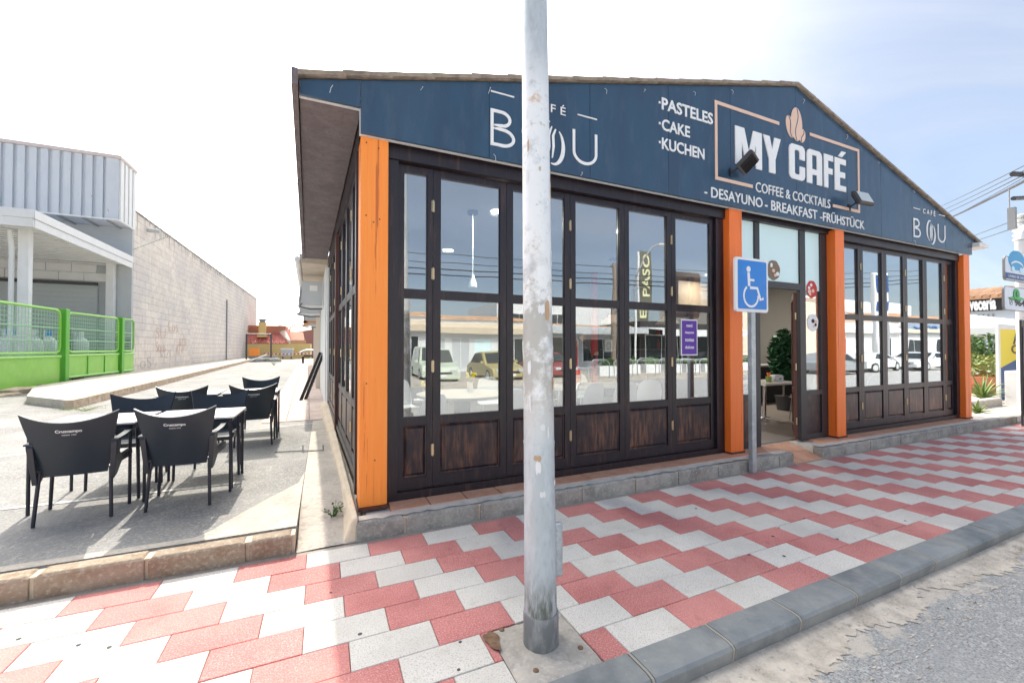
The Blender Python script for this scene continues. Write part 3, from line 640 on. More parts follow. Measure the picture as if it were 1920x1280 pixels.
def build_lettering():
    yb, yf = SY-.001, SY-.009
    def strip(pts, wd, m='white_vinyl', nm='line', px=None):
        mb = MB(); ribbon(mb, pts, wd, yf, yb); part(nm, mb, M[m], panel_at(px if px is not None else pts[0][0]))
    for (x0, x1, zt, zl, s) in ((1.43, 2.645, 3.935, 3.42, 1.), (9.20, 10.32, 3.90, 3.40, .93)):
        W = x1-x0
        strip([(x0, zt), (x0+.2*W, zt)], .012*s); strip([(x1-.2*W, zt), (x1, zt)], .012*s)
        sgn_text('C A F É', x0+.29*W, x0+.68*W, zt-.05, zt+.055, 0.)
        zb = zl-.0; H = .35*s
        # thin B
        bt = zl+H
        th = .030*s
        bx = x0+.01*W
        strip([(bx, zb), (bx, bt)], th)
        def arc(cx, cz, rx, rz, a0, a1, n=16): return [(cx+rx*math.cos(R(a0+(a1-a0)*i/n)), cz+rz*math.sin(R(a0+(a1-a0)*i/n))) for i in range(n+1)]
        bx2 = bx+th/2
        up = [(bx2, bt-th/2)]+arc(bx2+.085*s, zb+H*.77, .085*s, H*.23-th/2, 90, -90)+[(bx2, zb+H*.54)]
        lo = [(bx2, zb+H*.50)]+arc(bx2+.095*s, zb+H*.26, .115*s, H*.26-th/2, 90, -90)+[(bx2, zb+th/2)]
        strip(up, th); strip(lo, th)
        # bean-like double O
        cx = x0+.52*W; cz = zb+H*.46
        a = arc(cx-.02*s, cz+.02, .115*s, .19*s, 75, 235); aw = [th*(.25+1.2*math.sin(math.pi*i/(len(a)-1))) for i in range(len(a))]
        a2 = arc(cx-.045*s, cz-.03, .055*s, .12*s, 250, 380)
        strip(a+[(cx-.03*s, cz-.17*s)], aw+[th*.5], px=x0+.1)
        strip([(cx-.03*s+.02, cz-.13*s), (cx+.0, cz-.05), (cx-.005, cz+.06), (cx+.03*s, cz+.16*s)], [th*.5, th*.9, th*.9, th*.4], px=x0+.1)
        b = [(2*cx-p[0]+.03, 2*cz-p[1]-.01) for p in a]
        strip(b, aw, px=x0+.1)
        strip([(cx+.035, cz-.16*s), (cx+.05, cz-.04), (cx+.045, cz+.07), (cx+.075*s, cz+.14*s)], [th*.4, th*.9, th*.9, th*.5], px=x0+.1)
        # U
        ux0, ux1 = x1-.255*W+.02, x1-.012
        strip([(ux0, bt), (ux0, zb+.13*s)]+arc((ux0+ux1)/2, zb+.13*s, (ux1-ux0)/2, .115*s, 180, 360)+[(ux1, bt)], th, px=x0+.1)
    for (t, x0, x1, z0, z1) in (('PASTELES', 3.555, 4.385, 4.262, 4.405), ('CAKE', 3.555, 3.995, 4.02, 4.155), ('KUCHEN', 3.555, 4.235, 3.80, 3.935)):
        sgn_text(t, x0, x1, z0, z1, .018)
        mb = MB(); mb.box(x0-.045, x0-.02, yf, yb, z0+.06, z0+.085); part('bullet', mb, M['white_vinyl'], panel_at(x0))
    # peach frame with two gaps
    t = .042
    XL, XR, ZT, ZB = 4.42, 7.58, 4.585, 3.59
    for (a, b, c, d) in ((XL, XL+t, ZB, ZT), (XR-t, XR, ZB, ZT), (XL+t, 5.66, ZT-t, ZT), (6.34, XR-t, ZT-t, ZT), (XL+t, 5.11, ZB, ZB+t), (6.88, XR-t, ZB, ZB+t)):
        fr = MB(); fr.box(a, b, yf, yb, c, d); part('frame_bar', fr, M['peach_vinyl'], panel_at(a+.3))

    G = {'M': [[(0,0),(0,1),(.33,1),(.5,.40),(.67,1),(1,1),(1,0),(.77,0),(.77,.64),(.59,0),(.41,0),(.23,.64),(.23,0)]],
         'Y': [[(0,1),(.36,1),(.5,.64),(.64,1),(1,1),(.68,.38),(.68,0),(.32,0),(.32,.38)]],
         'C': [[(.17,0),(.05,.05),(0,.14),(0,.86),(.05,.95),(.17,1),(.83,1),(.95,.95),(1,.86),(1,.60),(.66,.60),(.66,.80),(.61,.85),(.39,.85),(.34,.80),(.34,.20),(.39,.15),(.61,.15),(.66,.20),(.66,.40),(1,.40),(1,.14),(.95,.05),(.83,0)]],
         'A': [[(0,0),(0,.86),(.05,.95),(.17,1),(.34,1),(.34,0)], [(.66,0),(.66,1),(.83,1),(.95,.95),(1,.86),(1,0)], [(.34,.85),(.34,1),(.66,1),(.66,.85)], [(.34,.27),(.34,.43),(.66,.43),(.66,.27)]],
         'F': [[(0,0),(0,1),(1,1),(1,.83),(.44,.83),(.44,.60),(.92,.60),(.92,.43),(.44,.43),(.44,0)]],
         'E': [[(0,0),(0,1),(1,1),(1,.83),(.44,.83),(.44,.59),(.92,.59),(.92,.42),(.44,.42),(.44,.17),(1,.17),(1,0)], [(.30,1.06),(.62,1.24),(1.02,1.24),(.66,1.06)]]}
    z0, z1 = 3.855, 4.345
    for ch, x0, x1 in (('M', 4.78, 5.29), ('Y', 5.32, 5.68), ('C', 5.86, 6.21), ('A', 6.255, 6.61), ('F', 6.66, 6.885), ('E', 6.925, 7.21)):
        mb = MB()
        for poly in G[ch]:
            pl = [(x0+px*(x1-x0), z0+pz*(z1-z0)) for px, pz in poly]
            mb.prism(pl, yf-.004, yb)
        part('letter', mb, M['white_vinyl'], panel_at(x0))
    # coffee beans
    def bean(cx, cz, rx, rz, rot, n=28):
        pts = []
        for i in range(n):
            a = 2*math.pi*i/n; x, z = rx*math.cos(a), rz*math.sin(a); pts.append((cx+x*math.cos(rot)-z*math.sin(rot), cz+x*math.sin(rot)+z*math.cos(rot)))
        return pts
    for k, (cx, cz, rx, rz, rot, dy) in enumerate(((5.895, 4.575, .085, .155, R(18), 0), (6.165, 4.50, .065, .10, R(-14), 0), (6.03, 4.635, .125, .235, R(2), .004))):
        mb = MB(); mb.prism(bean(cx, cz, rx, rz, rot), yf-dy, yb-dy); b = part('coffee_bean', mb, M['peach_vinyl'], panel_at(6.1))
        mb = MB(); pts = []
        for i in range(13):
            t_ = -1+2*i/12; x, z = rx*.28*math.sin(t_*math.pi*.9), rz*.96*t_; pts.append((cx+x*math.cos(rot)-z*math.sin(rot), cz+x*math.sin(rot)+z*math.cos(rot)))
        ribbon(mb, pts, .014, yf-dy-.002, yf-dy-.0005); part('crease', mb, M['sign'], panel_at(6.1))
    sgn_text('COFFEE & COCKTAILS', 5.17, 6.81, 3.555, 3.685, 0.)
    sgn_text('- DESAYUNO', 4.23, 5.30, 3.355, 3.485, .006); sgn_text('- BREAKFAST', 5.35, 6.49, 3.35, 3.485, .006); sgn_text('-FRÜHSTÜCK', 6.56, 7.70, 3.348, 3.51, .006)
build_lettering()
def build_ties():
    rn = random.Random(31)
    for (x, lowz) in ((.05, 0), (.78, 0), (1.42, 0), (1.95, 0), (2.75, 0), (3.3, 0), (4.06, 0), (4.72, 0), (6.2, 0), (7.25, 0), (8.1, 0), (9.2, 0), (1.46, 1), (2.45, 1), (9.2, 1)):
        z = 3.325 if lowz else gable(x)-.06-rn.uniform(0, .04)
        mb = MB(); s = rn.choice((-1, 1)); l = rn.uniform(.3, 1)
        mb.tube([(x, SY-.001, z+.012), (x-.004*s, SY-.02, z+.004), (x+.012*s*l, SY-.03, z-.03*l), (x+.018*s, SY-.012, z-.07*l)], .0019, 5); part('cable_tie', mb, M['white_vinyl'], panel_at(x), True)
build_ties()

def build_structure():
    # roof slabs with rows of old tiles at the verge
    Y0, Y1 = 3.615, 10.4
    for (xa, xb, nm) in ((-.24, 6.03, 'roof_slope'), (6.03, 11.84, 'roof_slope')):
        mb = MB(); d0, d1 = (0, -.21)
        za = gable(xa)+.012; zb = gable(xb)+.012
        if xa < 0: A = [(xa, Y0), (xb, Y0), (xb+d1, Y1), (xa+d1, Y1)]
        else: A = [(xa, Y0), (xb, Y0), (xb+d1, Y1), (xa+d1, Y1)]
        z = [za, zb, zb, za]
        mb.hexa([(p[0], p[1], q) for p, q in zip(A, z)], [(p[0], p[1], q+.035) for p, q in zip(A, z)])
        rf = part(nm, mb, M['roof_tile'], cafe)
        n = 17 if xa < 0 else 16; L_ = (xb-xa)/n; rn = random.Random(2)
        for i in range(n):
            x0 = xa+i*L_; x1 = x0+L_*1.06; zz0 = gable(x0)+.045; zz1 = gable(x1)+.045
            if x1 > 6.03 and xa < 0: x1 = 6.03; zz1 = gable(6.03)+.045
            lift = .010; 
            mb = MB()
            if xa < 0: a_, b_ = (0, lift)   # overlapping: upper end tucked beneath the next
            else: a_, b_ = (lift, 0)
            p0 = Vector((x0, Y0-.015, zz0+(lift if xa < 0 else -.008))); p1 = Vector((x1, Y0-.015, zz1+(-.008 if xa < 0 else lift)))
            mb.tube([p0+Vector((0, .04, -.012)), p1+Vector((0, .04, -.012))], [.024+rn.uniform(-.003, .003)]*2, 9)
            part('roof_tile', mb, M['roof_tile'], rf, True)
    # soffit under the left eave (dark concrete) and its outer edge board
    S = lambda off, y: .285-.032*(y-3.7)+off
    mb = MB(); zf = 3.512
    mb.hexa([(-.185, SY+.005, zf), (S(-.01, SY), SY+.005, zf), (S(-.01, 10.4), 10.4, zf), (-.40, 10.4, zf)], [(-.185, SY+.005, zf+.05), (S(-.01, SY), SY+.005, zf+.05), (S(-.01, 10.4), 10.4, zf+.05), (-.40, 10.4, zf+.05)])
    part('soffit', mb, M['soffit'], cafe)
    mb = MB(); mb.hexa([(-.235, 3.51, 3.49), (-.192, 3.51, 3.49), (-.40, 10.4, 3.49), (-.45, 10.4, 3.49)], [(-.235, 3.51, 3.615), (-.192, 3.51, 3.615), (-.40, 10.4, 3.615), (-.45, 10.4, 3.615)])
    part('fascia_board', mb, M['soffit'], cafe)
    mb = MB(); mb.box(11.41, 11.80, 3.56, 10.3, 3.44, 3.52); part('soffit', mb, M['white_paint'], cafe)
    # header beams behind the sign, side wall above doors
    for bb in ((.505, 4.735, 3.77, 3.93, 3.175, 3.50), (7.262, 11.19, 3.77, 3.93, 3.175, 3.50), (4.975, 7.03, 3.80, 3.93, 3.235, 3.5)): mb = MB(); mb.box(*bb); part('header_beam', mb, M['wood'], cafe)
    mb = MB(); mb.hexa([(S(0, 3.97), 3.97, 3.27), (S(.13, 3.97), 3.97, 3.27), (S(.13, 10.4), 10.4, 3.27), (S(0, 10.4), 10.4, 3.27)], [(S(0, 3.97), 3.97, 3.51), (S(.13, 3.97), 3.97, 3.51), (S(.13, 10.4), 10.4, 3.51), (S(0, 10.4), 10.4, 3.51)])
    part('header_beam', mb, M['wood'], cafe)
    # sills
    for bb in ((.505, 4.735, 3.80, 3.92, .142, .215), (7.262, 11.19, 3.80, 3.92, .142, .215)): mb = MB(); mb.box(*bb); part('sill', mb, M['wood'], cafe)
    mb = MB(); mb.hexa([(S(.0, 3.97), 3.97, .27), (S(.1, 3.97), 3.97, .27), (S(.1, 10.0), 10.0, .27), (S(0, 10.0), 10.0, .27)], [(S(0, 3.97), 3.97, .34), (S(.1, 3.97), 3.97, .34), (S(.1, 10.0), 10.0, .34), (S(0, 10.0), 10.0, .34)]); part('sill', mb, M['wood'], cafe)
    # orange posts
    for (x0, x1) in ((.275, .502), (4.737, 4.972), (7.032, 7.26), (11.192, 11.43)):
        mb = MB(); mb.box(x0, x1, 3.71, 3.96, .165, 3.288); p = part('post', mb, M['orange' if x0 < 1 else 'orange_red'], cafe, False, bevel=.006)  # first post paler than the rest: lens flare partly put into its colour
        mb = MB(); mb.box(x0-.006, x1+.006, 3.695, 3.975, .139, .166); part('post_foot', mb, M['wood_red'], p)
        if x0 < 1:
            mb = MB()
            for (zx, zz) in ((.32, 3.24), (.42, 3.21), (.32, 2.62), (.38, 2.57), (.43, 2.60), (.33, 1.2), (.40, .55)): mb.lathe([(.0045, 0), (.0045, .004)], (0, 0, 0), 8) if 0 else mb.box(zx-.005, zx+.005, 3.7065, 3.7095, zz-.005, zz+.005)
            part('nail', mb, M['black'], p)['kind'] = 'stuff'
    # jambs
    mb = MB(); mb.box(.505, .60, 3.79, 3.93, .216, 3.174); part('jamb', mb, M['wood'], cafe)
    mb = MB(); mb.box(4.60, 4.734, 3.80, 3.93, .216, 3.174); part('jamb', mb, M['wood'], cafe)
    mb = MB(); mb.box(7.262, 7.33, 3.79, 3.93, .216, 3.174); part('jamb', mb, M['wood'], cafe)
    mb = MB(); mb.box(11.08, 11.19, 3.79, 3.93, .216, 3.174); part('jamb', mb, M['wood'], cafe)
    # side and rear walls (mostly unseen), interior shell
    mb = MB(); mb.box(0.1, 11.3, 10.25, 10.4, .1, 4.9); part('wall', mb, M['interior_wall'], cafe)
    mb = MB(); mb.box(11.22, 11.38, 3.97, 10.25, .1, 3.5); part('wall', mb, M['interior_wall'], cafe)
    mb = MB(); mb.box(.35, 11.3, 3.94, 10.3, 3.30, 3.38); part('ceiling', mb, M['ceiling'], cafe)
    mb = MB(); mb.box(.35, 11.25, 3.985, 10.25, 0.0, .14); part('floor', mb, M['floor_in'], cafe)
    # side: closing piece between the bays and at the back
    for (ya, yb, m_) in ((6.98, 7.12, 'wood_red'), (9.98, 10.4, 'white_paint'), (3.965, 4.05, 'wood')):
        mb = MB(); z0 = .2; mb.hexa([(S(-.02, ya), ya, z0), (S(.12, ya), ya, z0), (S(.12, yb), yb, z0), (S(-.02, yb), yb, z0)], [(S(-.02, ya), ya, 3.268), (S(.12, ya), ya, 3.268), (S(.12, yb), yb, 3.268), (S(-.02, yb), yb, 3.268)])
        part('side_post', mb, M[m_], cafe)
build_structure()

# folding door leaf in local coordinates: x along the leaf, y into the building, z up
TILT = random.Random(77)
def leaf(L_, loc, rot=0., st=.072, hinge=None, hand=1, ztop=3.165, parent=None, zb=.222, name='folding_door'):
    mb = MB(); t = .045; g = .002
    mb.box(g, st, 0, t, zb, ztop); mb.box(L_-st, L_-g, 0, t, zb, ztop)
    for (a, b) in ((zb, .325), (.795, .875), (1.95, 2.038), (3.10, ztop)): mb.box(st, L_-st, .0015, t-.0015, a, b)
    # thin beads round the glass and round the panel
    for (a, b) in ((.875, 1.95), (2.038, 3.10)):
        mb.box(st, st+.008, .012, t-.012, a, b); mb.box(L_-st-.008, L_-st, .012, t-.012, a, b)
    lf = part(name, mb, M['wood'], parent or cafe, False, loc, rot)
    for (a, b) in ((.875, 1.95), (2.038, 3.10)):
        m2 = MB(); m2.box(st+.008, L_-st-.008, .020, .0245, a, b); pn = part('pane', m2, M['glass'], lf); pn.rotation_euler = (TILT.uniform(-.0022, .0022), 0, TILT.uniform(-.004, .004))
    m2 = MB(); x0, x1, z0, z1 = st, L_-st, .325, .795; i = .035
    m2.add([(x0, .020, z0), (x1, .020, z0), (x1, .020, z1), (x0, .020, z1), (x0+i*.35, .024, z0+i*.35), (x1-i*.35, .024, z0+i*.35), (x1-i*.35, .024, z1-i*.35), (x0+i*.35, .024, z1-i*.35), (x0+i, .006, z0+i), (x1-i, .006, z0+i), (x1-i, .006, z1-i), (x0+i, .006, z1-i)],
           [(0, 1, 5, 4), (1, 2, 6, 5), (2, 3, 7, 6), (3, 0, 4, 7), (4, 5, 9, 8), (5, 6, 10, 9), (6, 7, 11, 10), (7, 4, 8, 11), (8, 9, 10, 11)])
    m2.box(x0, x1, .030, .034, z0, z1); part('panel', m2, M['wood_panel'], lf)
    if hinge is not None:
        for hz in (2.82, 2.19, 1.33, .56):
            m2 = MB(); xh = hinge; m2.tube([(xh, -.006, hz-.055), (xh, -.006, hz+.055)], .0085, 8); m2.box(xh-.014, xh+.014, -.003, -.0005, hz-.05, hz+.05); part('hinge', m2, M['hinge'], lf, True)
    return lf
def build_doors():
    y = 3.835
    E_ = [.602, .923, 1.672, 2.421, 3.151, 3.872, 4.598]
    for i, (a, b) in enumerate(zip(E_[:-1], E_[1:])):
        leaf(b-a, (a, y, 0), hinge=(0 if i in (1, 3, 5) else None), st=.052 if i == 0 else .070)
    E_ = [7.332, 7.95, 8.66, 9.335, 10.025, 10.74, 11.078]
    for i, (a, b) in enumerate(zip(E_[:-1], E_[1:])): leaf(b-a, (a, y, 0), hinge=(0 if i in (1, 3, 5) else None), st=.075)
    # side wall leaves (looking from outside, x axis runs towards the street)
    S = lambda off, yy: .285-.032*(yy-3.7)+off
    ang = -math.pi/2+math.atan(.032)
    for (ya, yb, n) in ((4.052, 6.978, 4), (7.122, 9.978, 4)):
        st = (yb-ya)/n
        for i in range(n):
            yy = yb-i*st          # local x runs towards -Y, local y into building (+X)
            leaf(st, (S(.02, yy), yy, .10), ang, hinge=(0 if i % 2 else None), st=.07, ztop=3.165)
build_doors()

def build_entrance():
    y0, y1 = 3.83, 3.88
    fr = MB(); fm = mat('steel_dark', (.03, .03, .035), .4)
    # mullions and transoms of the entrance bay
    fr.box(4.975, 5.12, y0, y1, .142, 3.233); fr.box(5.385, 5.485, y0, y1, .142, 3.233); fr.box(6.37, 6.50, y0, y1, .142, 3.233); fr.box(6.87, 7.03, y0, y1, .142, 3.233)
    fr.box(5.485, 6.37, y0, y1, 2.345, 2.44)
    for (a, b) in ((5.12, 5.385), (6.50, 6.87)): fr.box(a, b, y0, y1, .142, .23); fr.box(a, b, y0, y1, .80, .87)
    ef = part('entrance_frame', fr, fm, cafe)
    for (a, b, z0, z1, m_) in ((5.12, 5.385, 2.44, 3.233, 'film'), (5.12, 5.385, .87, 2.44, 'glass'), (5.485, 6.37, 2.44, 3.233, 'film'), (6.50, 6.87, 2.36, 3.233, 'film'), (6.50, 6.87, .87, 2.36, 'glass')):
        mb = MB(); mb.box(a, b, 3.852, 3.858, z0, z1); part('pane', mb, M[m_], ef)
        if m_ == 'film':
            pass
    for (a, b) in ((5.12, 5.385), (6.50, 6.87)): mb = MB(); mb.box(a, b, 3.85, 3.862, .23, .80); part('panel', mb, M['wood_panel'], ef)
    # door leaf folded open into the room
    lf = leaf(.86, (6.36, 3.90, -.08), R(82), st=.08, ztop=2.40, name='open_door') if False else None
    mb = MB(); mb.box(0, .075, 0, .045, .10, 2.25); mb.box(.76, .83, 0, .045, .10, 2.25)
    for a, b in ((.10, .24), (.72, .80), (2.16, 2.25)): mb.box(.075, .76, .0015, .0435, a, b)
    dl = part('open_door', mb, M['wood_red'], cafe, False, (6.385, 3.885, .07), R(34))
    mb = MB(); mb.box(.075, .76, .02, .0245, .80, 2.16); part('pane', mb, M['glass'], dl)
    mb = MB(); mb.box(.075, .76, .015, .03, .24, .72); part('panel', mb, M['wood_red'], dl)
    for hz in (.35, 1.15, 1.9): mb = MB(); mb.tube([(-.006, .02, hz-.05), (-.006, .02, hz+.05)], .01, 8); mb.box(-.001, .04, -.003, -.001, hz-.05, hz+.05); part('hinge', mb, M['hinge'], dl, True)
    # round stickers on the glass (plain generic blotches)
    rn = random.Random(8)
    for (cx, cz, r, y, cols) in ((5.80, 2.60, .14, 3.8455, ('interior_brown', 'white_vinyl', 'peach_vinyl')), (6.68, 2.38, .13, 3.8495, ('red', 'peach_vinyl', 'white_vinyl')), (6.70, 1.88, .13, 3.8495, ('white_vinyl', 'black', 'peach_vinyl'))):
        mb = MB(); mb.prism([(cx+r*(1+.03*math.sin(7*a))*math.cos(a), cz+r*(1+.03*math.sin(7*a))*math.sin(a)) for a in [2*math.pi*i/30 for i in range(30)]], y-.0015, y)
        for q in range(5):
            mb.mi = 1+q % 2; qx, qz, qr = cx+rn.uniform(-.6, .6)*r, cz+rn.uniform(-.6, .6)*r, r*rn.uniform(.16, .32)
            mb.prism([(qx+qr*math.cos(a), qz+qr*.8*math.sin(a)) for a in [2*math.pi*i/12 for i in range(12)]], y-.003-q*.0006, y-.0018-q*.0006)
        part('sticker', mb, [M[c] for c in cols], ef)
    # purple poster on the last leaf of the left bay
    mb = MB(); mb.box(4.05, 4.30, 3.8455, 3.8475, 1.42, 1.84); po = part('poster', mb, M['purple'], cafe)
    mb = MB(); mb.box(4.035, 4.315, 3.848, 3.850, 1.405, 1.855); part('border', mb, M['white_sign'], po)
    for k, t in enumerate(('menú', 'desayunos', 'tostas', 'dulces')):
        w_ = .075 if k else .05; link('lettering', text_mesh(t, 4.175-w_, 4.175+w_, 1.76-k*.09, 1.80-k*.09, 3.845, M['white_vinyl'], .001, .02), po)
build_entrance()
# ================================================================== STREET FURNITURE IN FRONT
def build_lamp_post():
    t = thing('lamp_post', 'tall galvanised steel lamp post with peeling paper remains standing in the checkered pavement', 'lamp post', (1.02, 1.90, 0))
    prof = [(z, .0835-.0052*z) for z in (.12, .5, 1, 1.5, 2, 2.5, 3, 3.5, 4.5, 6, 8.5)]
    lean = -.0105
    mb = MB(); mb.tube([(lean*z, 0, z) for z, r in prof], [r for z, r in prof], 40); part('pole', mb, M['pole'], t, True)
    mb = MB(); n = 40
    prof = [(.088, .0), (.0905, .005), (.0905, .15), (.0875, .165), (.080, .168)]
    mb.lathe(prof, (0, 0, 0), n)
    part('collar', mb, M['collar'], t, True)
    # weld bead and band
    for z in (1.02, 2.62):
        mb = MB(); mb.lathe([(.0835-.0052*z+.0016, -.006), (.0835-.0052*z+.0022, 0), (.0835-.0052*z+.0016, .006)], (lean*z, 0, z), 40); part('band', mb, M['pole'], t, True)
    # access box rib on the right side
    mb = MB(); mb.box(.068, .112, -.03, .012, .33, .60); o = part('access_box', mb, M['galv'], t, False, bevel=.012)
    o.rotation_euler = (0, 0, R(-8))
    # arm and lantern high above the frame
    mb = MB(); mb.tube([(-.088, 0, 8.4), (-.1, -.1, 8.9), (-.15, -.6, 9.3), (-.2, -1.4, 9.45)], [.04, .035, .03, .03], 12); part('arm', mb, M['galv'], t, True)
    mb = MB(); mb.cbox(-.35, -.05, -2.0, -1.35, 9.40, 9.52, .03); part('lantern', mb, M['grey'], t, bevel=.03)
    # paper and tape remains wrapped round the pole
    rn = random.Random(21)
    for k in range(26):
        z = rn.uniform(1.05, 2.7) if k < 20 else rn.uniform(.75, 1.1); a0 = rn.uniform(-2.9, -.1); wd = rn.uniform(.12, .5); h = rn.uniform(.02, .09)
        mb = MB(); nu, nv = 8, 4
        for side in (0,):
            pass
        r0 = .0835-.0052*z+.0012; V = []
        cz = [rn.uniform(-.3, .3) for _ in range(nu+1)]; cb = [rn.uniform(-.3, .3) for _ in range(nu+1)]
        for i in range(nu+1):
            a = a0+wd*i/nu; taper = 1 if 0 < i < nu else .4
            zt = z+h*(.5+cz[i]*.5)*taper; zb_ = z-h*(.5+cb[i]*.5)*taper
            for zz, rr in ((zb_, r0), (zt, r0), (zt, r0+.0012), (zb_, r0+.0012)):
                V.append((lean*zz+rr*math.cos(a), rr*math.sin(a), zz))
        F = []
        for i in range(nu):
            b = 4*i
            for q in range(4): F.append((b+q, b+(q+1) % 4, b+4+(q+1) % 4, b+4+q))
        mb.add(V, F)
        part('paper_scrap', mb, M[('white_sign', 'white_paint', 'cream_mortar', 'white_sign')[k % 4]] if k % 5 else mat('old_tape', (.55, .36, .22), .7), t)
    # concrete footing
    f = thing('post_footing', 'square stained concrete footing with rusty bolts around the foot of the lamp post', 'footing', (0, 0, 0))
    mb = MB(); nx = 14; n = nx
    rn = random.Random(2)
    x0, x1, y0, y1 = .803, 1.232, 1.66, 2.083
    V = []
    for j in range(n+1):
        for i in range(n+1):
            V.append((x0+(x1-x0)*i/n, y0+(y1-y0)*j/n, .006+rn.uniform(-.0025, .0025)-(0.012 if i in (0, n) or j in (0, n) else 0)))
    mb.add(V, [(j*(n+1)+i, j*(n+1)+i+1, (j+1)*(n+1)+i+1, (j+1)*(n+1)+i) for j in range(n) for i in range(n)])
    k = len(mb.v); mb.add([(x0, y0, -.05), (x1, y0, -.05), (x1, y1, -.05), (x0, y1, -.05)], [(3, 2, 1, 0)])
    part('slab', mb, M['concrete_pale'], f, True)
    for (bx, by) in ((1.175, 1.775), (.905, 1.735), (1.16, 2.04), (.87, 2.06)):
        mb = MB(); mb.lathe([(.014, 0), (.014, .007), (.009, .010)], (bx, by, .004), 10); part('bolt', mb, M['stain'], f, True)
    # rusty hollow stain next to the collar
    p = onz(920, 1200, .01); mb = MB(); pts = []
    for i in range(22):
        a = 2*math.pi*i/22; r = 1+.16*math.sin(3*a)+.1*math.sin(5*a+1)
        pts.append((p.x+.010+.036*r*math.cos(a), p.y+.0+.07*r*math.sin(a), .0115))
    mb.add(pts, [tuple(range(22))]); part('stain', mb, M['stain'], f)
build_lamp_post()

def build_parking_sign():
    t = thing('parking_sign', 'blue disabled-parking sign with white wheelchair symbol on a square galvanised post', 'sign', (4.71, 3.40, 0))
    mb = MB(); mb.box(-.036, .036, -.03, .03, 0, 2.50); part('post', mb, M['galv'], t, bevel=.008)
    x0, x1, z0, z1, y = ony(1379, 540, 3.34).x-4.71, ony(1440, 540, 3.34).x-4.71, 1.925, 2.565, -.06
    def rr(x0, x1, z0, z1, r, n=5):
        P = []
        for (cx, cz, a0) in ((x1-r, z0+r, -90), (x1-r, z1-r, 0), (x0+r, z1-r, 90), (x0+r, z0+r, 180)):
            for i in range(n+1): a = R(a0+90*i/n); P.append((cx+r*math.cos(a), cz+r*math.sin(a)))
        return P
    mb = MB(); mb.prism(rr(x0, x1, z0, z1, .035), y, y+.026); p = part('panel', mb, M['white_sign'], t)
    mb = MB(); mb.prism(rr(x0+.04, x1-.03, z0+.035, z1-.03, .02), y-.003, y-.0005); part('blue_field', mb, M['blue_sign'], p)
    mb = MB(); yf, yb = y-.0055, y-.0035
    cx = .03; P = lambda u, v: (x0+.04+u*(x1-x0-.07), z0+.035+v*(z1-z0-.065))
    W_ = x1-x0-.07; 
    hx, hz = P(.36, .82); mb.prism([(hx+.036*math.cos(a), hz+.036*math.sin(a)) for a in [2*math.pi*i/16 for i in range(16)]], yf, yb)
    sy = part('wheelchair_symbol', mb, M['white_vinyl'], p)
    for pts, wd in (([P(.36, .75), P(.375, .47)], .042), ([P(.375+.03, .44), P(.66, .44), P(.77, .2), P(.88, .235)], .034), ([P(.415, .60), P(.56, .60)], .026)):
        mb = MB(); ribbon(mb, pts, wd, yf, yb); part('stroke', mb, M['white_vinyl'], p)
    c = P(.44, .27); mb = MB(); ribbon(mb, [(c[0]+.125*math.cos(R(a)), c[1]+.125*math.sin(R(a))) for a in range(125, 385-15, 8)], .026, yf, yb); part('wheel_stroke', mb, M['white_vinyl'], p)
build_parking_sign()

def build_floodlight(loc, rz, tilt, label):
    t = thing('floodlight', label, 'floodlight', loc, rz, 'floodlights over the cafe name')
    mb = MB(); mb.box(-.03, .03, -.01, -.001, -.05, .05); mb.tube([(0, -.01, 0), (0, -.13, .06)], .010, 8); part('bracket', mb, M['black'], t)
    mb = MB(); mb.cbox(-.13, .13, -.09, .09, -.022, .022, .015); h = part('housing', mb, M['dark_grey'], t, False, (0, -.19, .08)); h.rotation_euler = (tilt, 0, 0); h.scale = (1.25, 1.25, 1.25)
    mb = MB(); mb.box(-.108, .108, -.07, .07, .0225, .026); part('glass_front', mb, mat('lens', (.55, .6, .6), .15), h)
    mb = MB()
    for i in range(6): mb.box(-.11+i*.04, -.102+i*.04, -.07, .07, -.040, -.0222)
    part('cooling_fins', mb, M['black'], h)
build_floodlight((4.70, SY, 3.72), R(24), R(-42), 'black floodlight reaching out below the M of the large cafe name')
build_floodlight((7.30, SY, 3.64), R(-4), R(66), 'black floodlight reaching out at the lower right corner of the peach frame')

